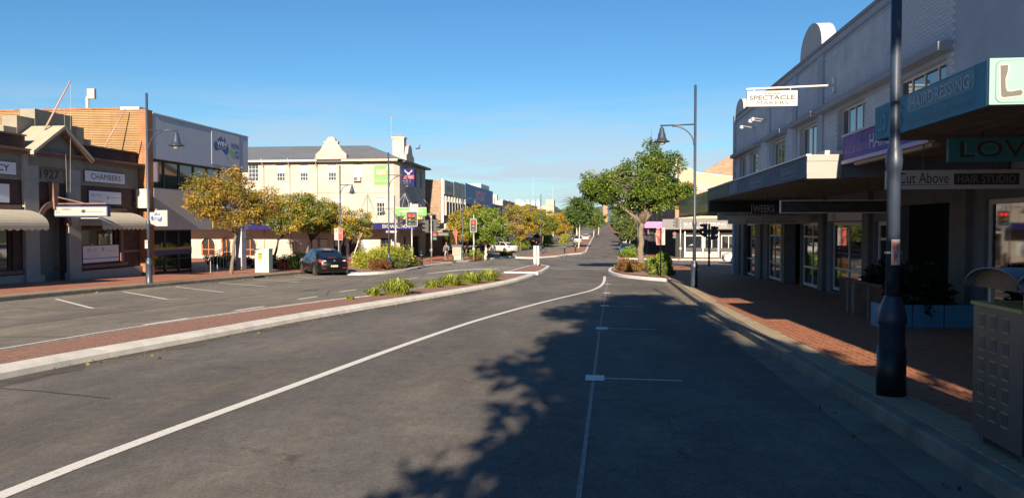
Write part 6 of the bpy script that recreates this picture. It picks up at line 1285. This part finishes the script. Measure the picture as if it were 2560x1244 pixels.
fbox('lower_band', FQ, -20.3, -17.3, 2.25, 2.61, -.1, -.02, m_black, t); text('DRIVE THRU', FQ, -20.0, -17.6, 2.3, 2.55, M('yellow_letters', (.70,.50,.03), .6), t, -.012, bold=.02)
t = thing('hotel_sign', 'small white hanging sign under the blue hotel fascia', 'sign', (-20.4, 73.5, .9)); fbox('panel', Fr('y', 73.5, -1), -21.0, -19.9, .95, 1.2, -.05, 0, m_signw, t)
t = thing('hanging_sign', 'dark outlined accommodation sign under the side verandah', 'sign', (-16.9, 80, .6)); fbox('panel', Fr('y', 80, -1), -18.4, -16.0, .55, .95, -.05, 0, m_slate, t); text('ACCOMMODATION', Fr('y', 80, -1), -18.2, -16.2, .66, .84, M('grey_print', (.35,.35,.35), .6), t)
t = thing('hanging_sign', 'olive green hanging sign next to the accommodation sign', 'sign', (-18.9, 79, 1)); fbox('panel', Fr('y', 79, -1), -18.6, -17.2, 1.0, 1.45, -.05, 0, M('olive_green_sign', (.09,.14,.02), .6), t)
t = thing('air_conditioner', 'window air conditioner below the sash beside the green hotel sign', 'air conditioner', (-24.6, 75.9, 6.1)); MB().box(-25.0, 75.55, 6.15, -24.25, 76.05, 6.6).build('case', m_hsash, t); fbox('grille', Fr('y', 75.55, -1), -24.92, -24.5, 6.2, 6.55, .001, .01, m_dgrey, t)
t = thing('television_antenna', 'tall television antenna mast beside the hotel chimney', 'antenna', (-21.9, 79, 10)); MB().tube([(-21.95,79,9.6), (-21.95,79,13.1)], .03, 6).build('mast', m_galv, t)
for z, w_ in ((13.0,.7), (11.7,.35)):
    mb = MB(); mb.tube([(-21.95-w_,79,z), (-21.95+w_*.9,79,z)], .02, 4); mb.build('boom', m_galv, t)
    for k in range(5): MB().tube([(-21.95-w_+k*w_*.45,78.7,z), (-21.95-w_+k*w_*.45,79.3,z)], .012, 4).build('element', m_galv, t)

# ================================================================== left row beyond the hotel
m_sbrick = brickmat('sandy_brick', (0,2), (.25,.16,.10), (.30,.205,.14), (.19,.145,.11), .5, .17, .03, var=.3); m_clad = M('grey_green_cladding', (.27,.30,.28), .7, var=.06); m_bluef = M('store_blue', (.05,.13,.30), .55, var=.1); m_bbr = M('brown_brick_far', (.13,.085,.07), .85, var=.2)
FR2 = Fr('x', -18.7, 1)
b1 = thing('brick_store', 'sandy brick store with grey-green cladding beyond the hotel', 'building', (-19, 95, gz(95))); MB().box(-32, 90, -2.4, -18.75, 104, 6.9).build('wall', m_bbr, b1); MB().prism([(-32,89.95,-2.4), (-18.9,89.95,-2.4), (-18.9,89.95,7.05), (-20.5,89.95,7.15), (-22.5,89.95,7.5), (-32,89.95,7.5)], (0,.2,0)).build('brick_end', m_sbrick, b1)
MB().box(-18.9, 89.9, 2.0, -18.66, 90.3, 7.2).build('white_pier', m_whitep, b1); fbox('cladding', FR2, 90.3, 96, 5.4, 7.1, 0, .1, m_clad, b1); fbox('cladding', FR2, 96.05, 104, 5.2, 7.25, 0, .12, m_clad, b1); text('CAMERAS', FR2, 91, 95.5, 5.9, 6.5, M('grey_print2', (.15,.17,.16), .7), b1, .105)
for k in range(7): fbox('window', FR2, 91 + k*1.85, 91.6 + k*1.85, 3.0, 5.0, .0, .02, m_glass, b1); 
for k in range(8): fbox('fin', FR2, 90.5 + k*1.85, 90.6 + k*1.85, 2.9, 5.2, 0, .3, m_pillar, b1)
fbox('awning', FR2, 88.5, 104, 1.2, 1.9, 0, 2.8, m_hgrey, b1); fbox('shopfront', FR2, 90, 104, -2.2, 1.2, 0, .02, m_glass, b1)
b2 = thing('blue_store', 'long blue fronted store with painted lettering on the left', 'building', (-19, 118, gz(118))); MB().box(-32, 104, -2.4, -18.75, 131, 6.9).build('wall', m_bbr, b2); fbox('blue_fascia', FR2, 104.05, 131, 4.7, 7.5, 0, .15, m_bluef, b2); text('SPOTLIGHT', FR2, 113, 122, 5.4, 6.9, M('pink_letters', (.62,.30,.40), .6), b2, .16, bold=.03); fbox('white_box', FR2, 122, 131, 7.51, 8.4, -3, -.5, m_whitep, b2)
for k in range(10): fbox('window', FR2, 105 + k*2.5, 106 + k*2.5, 2.6, 4.5, .0, .02, m_glass, b2)
fbox('awning', FR2, 104, 131, 1.2, 1.8, 0, 2.8, m_hgrey, b2); fbox('shopfront', FR2, 104, 131, -2.2, 1.2, 0, .02, m_glass, b2)
far_b = [(131, 145, 5.2, (.22,.15,.11), 'sandstone parapet shop with brick chimney past the blue store'), (145, 165, 6.4, (.38,.34,.32), 'pinkish white shop with high parapet'), (165, 190, 6.0, (.34,.33,.31), 'pale shop front far along the left row'), (190, 225, 7.0, (.46,.40,.32), 'tan shop front near the palm'), (225, 300, 6.4, (.40,.36,.32), 'last grey-brown shop of the left row')]
for a, b, h, c_, lab in far_b:
    t = thing('shop_building', lab, 'building', (-19, a, gz(a)), 'far shops of the left row'); mm = M('far_wall', c_, .85, var=.1, vs=.4); MB().box(-32, a + .02, -2.4, -18.7, b, h).build('wall', mm, t); fbox('parapet', FR2, a + .02, b, h + .001, h + .25, -.4, .1, mm, t); fbox('awning', FR2, a, b, 1.3, 1.9, 0, 2.8, m_hgrey, t); fbox('shopfront', FR2, a + .3, b - .3, -2.2, 1.3, 0, .02, m_glass, t)
    for k in range(3): fbox('window', FR2, a + (b-a)*(k+.3)/3, a + (b-a)*(k+.6)/3, 2.8, 4.4, 0, .02, m_glass, t)
    MB().box(-21.5, a + 3, h, -20.2, a + 4.5, h + 1.3).build('chimney', mm, t)
t = thing('deco_building', 'cream art deco building with white finials behind the golden trees', 'building', (-22, 252, gz(252))); m_dc = M('deco_cream', (.36,.30,.22), .8, var=.06); MB().box(-32, 250, -2, -15.4, 275, 8.2).build('wall', m_dc, t); MB().box(-18, 249.8, 8.2, -15.4, 256, 10.2).build('tower', m_dc, t)
for k in range(4): MB().prism([(-26.2 + k*1.7, 249.9, 8.2), (-25.1 + k*1.7, 249.9, 8.2), (-25.2 + k*1.7, 249.9, 9.6), (-25.65 + k*1.7, 249.9, 10.2), (-26.1 + k*1.7, 249.9, 9.6)], (0,.5,0)).build('finial', m_whitep, t)
for k in range(4): fbox('window', Fr('y', 250, -1), -25.8 + k*2.2, -24.6 + k*2.2, 4.2, 7, .001, .02, m_glass, t)
for x, h in ((-22.3, 17), (-15.9, 14.2)): MB().tube([(x, 251, 8), (x, 251, h)], .03, 4).build('flagstaff', m_whitep, t)
# ================================================================== right row beyond the side street
m_cream2 = M('pale_yellow_wall', (.31,.28,.20), .85, var=.06, vs=.5); m_gfascia = M('grey_shop_fascia', (.11,.108,.115), .6, var=.06); m_mag = M('lilac_fascia', (.24,.12,.27), .6); m_rbrick = brickmat('red_brick_far', (0,2), (.36,.15,.09), (.42,.2,.12), (.3,.2,.15), .5, .17, .03)
FB = Fr('y', 86.0, -1); b3 = thing('pharmacy_building', 'pale yellow corner building with painted pharmacy wall across the side street', 'building', (9, 86, gz(86)))
MB().prism([(8.38,86.02,2.4), (17,86.02,2.4), (17,86.02,6.5), (10.0,86.02,7.4), (10.0,86.02,7.7), (9.7,86.02,7.95), (8.38,86.02,7.95)], (0,40,0)).build('wall', m_cream2, b3); MB().prism([(10.05,85.94,7.42), (17,85.94,6.54), (17,85.94,6.64), (10.05,85.94,7.52)], (0,.3,0)).build('white_coping', m_whitep, b3)
MB().box(8.0, 85.9, 2.3, 8.37, 126, 6.4).build('brick_pier', m_rbrick, b3); MB().box(7.5, 86.6, 6.9, 8.3, 87, 9.2).build('rooftop_sign', M('white_violet', (.55,.45,.58), .6), b3); MB().box(8.31, 86.2, 7.0, 8.6, 87.2, 9.3).build('brick_stack', m_rbrick, b3)
n = 16; el_ = [(9.25 + .42*math.cos(2*math.pi*k/n) * 1.0 + .38*math.sin(2*math.pi*k/n)*.6, 5.5 + .95*math.sin(2*math.pi*k/n)) for k in range(n)]
sheet_poly('capsule', FB, [p for p in el_ if p[1] >= 5.5 - .01], .02, M('capsule_red', (.65,.13,.05), .6), b3); sheet_poly('capsule', FB, [p for p in el_ if p[1] <= 5.5 + .01], .02, M('capsule_blue', (.10,.13,.36), .6), b3)
text('P', FB, 9.05, 9.4, 5.05, 5.6, m_signw, b3, .03, bold=.03); text('HARMACY', FB, 9.6, 12.9, 5.0, 5.5, M('pharmacy_red', (.60,.12,.07), .6), b3, .02, bold=.03); text('health care', FB, 9.85, 13.2, 5.6, 6.2, M('pharmacy_grey', (.42,.42,.42), .6), b3, .02)
MB().box(6.6, 85.2, 1.25, 15, 85.3, 2.36).build('grey_fascia', m_gfascia, b3); text('BUSH', Fr('y', 85.2, -1), 8.9, 10.1, 1.62, 1.98, m_signw, b3, .01, bold=.02); text('CATERING', Fr('y', 85.2, -1), 10.5, 13.4, 1.62, 1.98, m_signw, b3, .01, bold=.02); fbox('fascia_rule', Fr('y', 85.2, -1), 8.8, 13.5, 1.44, 1.5, .005, .012, m_signw, b3)
MB().box(4.65, 85.2, 1.4, 6.58, 85.3, 2.1).build('lilac_fascia', m_mag, b3); MB().box(4.65, 85.31, 1.4, 4.75, 100, 2.1).build('lilac_fascia', m_mag, b3); MB().box(4.76, 85.31, 1.42, 15, 100, 1.5).build('awning_soffit', m_soffit, b3)
MB().box(8.1, 86.3, -2, 16, 86.6, 1.4).build('shop_back', m_dark, b3)
for x0, x1, z0 in ((9.0, 11.0, -1.1), (11.2, 12.8, -1.1), (13.0, 14.6, -1.0)): window(b3, Fr('y', 86.2, -1), x0, x1, z0, .6, 2, 1, .1, m_whitep, m_glass, .1, name='shop_window'); fbox('stall_riser', Fr('y', 86.2, -1), x0, x1, -2, z0 - .01, -.1, .0, M('pale_green_wall', (.28,.32,.29), .8), b3)
fbox('riser_band', Fr('y', 86.0, -1), 9.0, 14.6, -1.12, -.78, -.05, .0, m_black, b3)
for x in (9.0, 10.95, 12.6): MB().box(x, 85.9, -2, x + .14, 86.04, 1.4).build('post', m_whitep, b3)
MB().prism([(12.2,100,4), (20,100,4), (20,100,9.5), (16.2,100,10.5), (12.6,100,8.4), (12.2,100,8.2)], (0,3,0)).build('brick_gable', m_sbrick, thing('brick_hall', 'sandy brick gable behind the pharmacy wall', 'building', (16, 101, gz(100))))
FRr = Fr('x', 8.0, -1)
for a, b, h, lab in ((100, 128, 5.6, 'dim shop front past the lilac awning on the right'), (128, 165, 5.0, 'second dim shop front down the right side'), (165, 230, 5.5, 'far shop front down the right side'), (230, 330, 5.2, 'farthest shop front down the right side')):
    t = thing('shop_building', lab, 'building', (8, a, gz(a)), 'far shops of the right row'); MB().box(8.05, a + .3, -2.3, 20, b, h).build('wall', m_gfascia, t); fbox('awning', FRr, a + .3, b, 1.2, 1.8, 0, 2.6, m_gfascia, t); fbox('shopfront', FRr, a + .4, b - .2, -2.2, 1.2, -.04, .0, m_glass, t)
    for k in range(3): fbox('window', FRr, a + (b-a)*(k+.35)/3, a + (b-a)*(k+.6)/3, 2.6, 4.2, -.04, .01, m_glass, t)
t = thing('feather_banner', 'tall pink feather banner on the right footpath', 'banner', (5.9, 101, gz(101))); MB().tube([(5.9,101,gz(101)), (5.9,101,gz(101)+3.6), (5.7,101,gz(101)+3.9)], .02, 6).build('pole', m_galv, t); MB().prism([(5.45,101,1.0), (5.88,101,.2), (5.88,101,1.9), (5.6,101,2.0)], (0,.01,0)).build('flag', M('pink_flag', (.62,.06,.25), .7), t)
t = thing('feather_banner', 'red feather banner beyond the walking person', 'banner', (-15.2, 80, gz(80))); MB().tube([(-15.2,80,gz(80)), (-15.2,80,gz(80)+3)], .02, 6).build('pole', m_galv, t); MB().prism([(-15.55,80,1.1), (-15.25,80,1.15), (-15.2,80,-.6)], (0,.01,0)).build('flag', M('red_flag', (.50,.05,.06), .7), t)
t = thing('bus_shelter', 'small glazed shelter beside the blue car', 'shelter', (5.6, 101, gz(101))); MB().box(4.9, 102.5, 0.35, 6.9, 106, .5).build('roof', m_alum, t)
for x, y in ((5.0,102.6), (6.8,102.6), (5.0,105.9), (6.8,105.9)): MB().box(x-.04, y-.04, -2, x+.04, y+.04, .349).build('post', m_navy, t)
# ================================================================== far end of the street
t = thing('brick_church_hall', 'distant red brick gabled hall at the top of the street', 'building', (-7, 640, gz(640))); m_rb = M('distant_red_brick', (.36,.16,.10), .85, var=.1, vs=.2); MB().prism([(-11.5,640,2), (-3.4,640,2), (-3.4,640,11.5), (-7.4,640,15.2), (-11.5,640,11.5)], (0,25,0)).build('wall', m_rb, t); disc('round_window', Fr('y', 640, -1), -7.4, 12, .8, .8, .1, m_whitep, t)
t = thing('brick_tower', 'slim distant brick tower half hidden by the big street tree', 'tower', (3.4, 762, 5)); MB().box(1.4, 760, 3, 5.6, 764, 26.5).build('shaft', m_rb, t); MB().prism([(1.2,759.8,26.5), (5.8,759.8,26.5), (3.5,759.8,28)], (0,4.4,0)).build('cap', m_rb, t)
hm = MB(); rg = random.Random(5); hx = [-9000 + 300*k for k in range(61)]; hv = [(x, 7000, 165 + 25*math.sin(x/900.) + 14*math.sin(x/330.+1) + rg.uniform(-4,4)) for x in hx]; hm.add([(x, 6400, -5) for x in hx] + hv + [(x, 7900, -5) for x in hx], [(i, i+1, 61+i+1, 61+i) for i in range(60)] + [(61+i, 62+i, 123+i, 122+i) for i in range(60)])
struct(hm.build('far_hills', M('hazed_forest_hills', (.075,.115,.15), .95, var=.15, vs=.004)))  # forest colour shifted to blue, carrying the haze of distance
rg = np.random.default_rng(3); pts_ = np.stack([np.concatenate([rg.uniform(-140,-12,6000), rg.uniform(8,120,6000)]), rg.uniform(400,700,12000), np.zeros(12000)], 1); pts_[:, 2] = [gz(y) + 1 + 5*rg.random() for y in pts_[:, 1]]
leaves('distant_trees', pts_, np.tile([0,0,1.], (12000,1)), 3.2, shades(np.arange(12000) % 200, 200, G_DK, 9), None, .9, 0, seed=4, kind='stuff')
bpy.data.objects['distant_trees']['label'] = 'far wooded slopes beyond the end of the street'
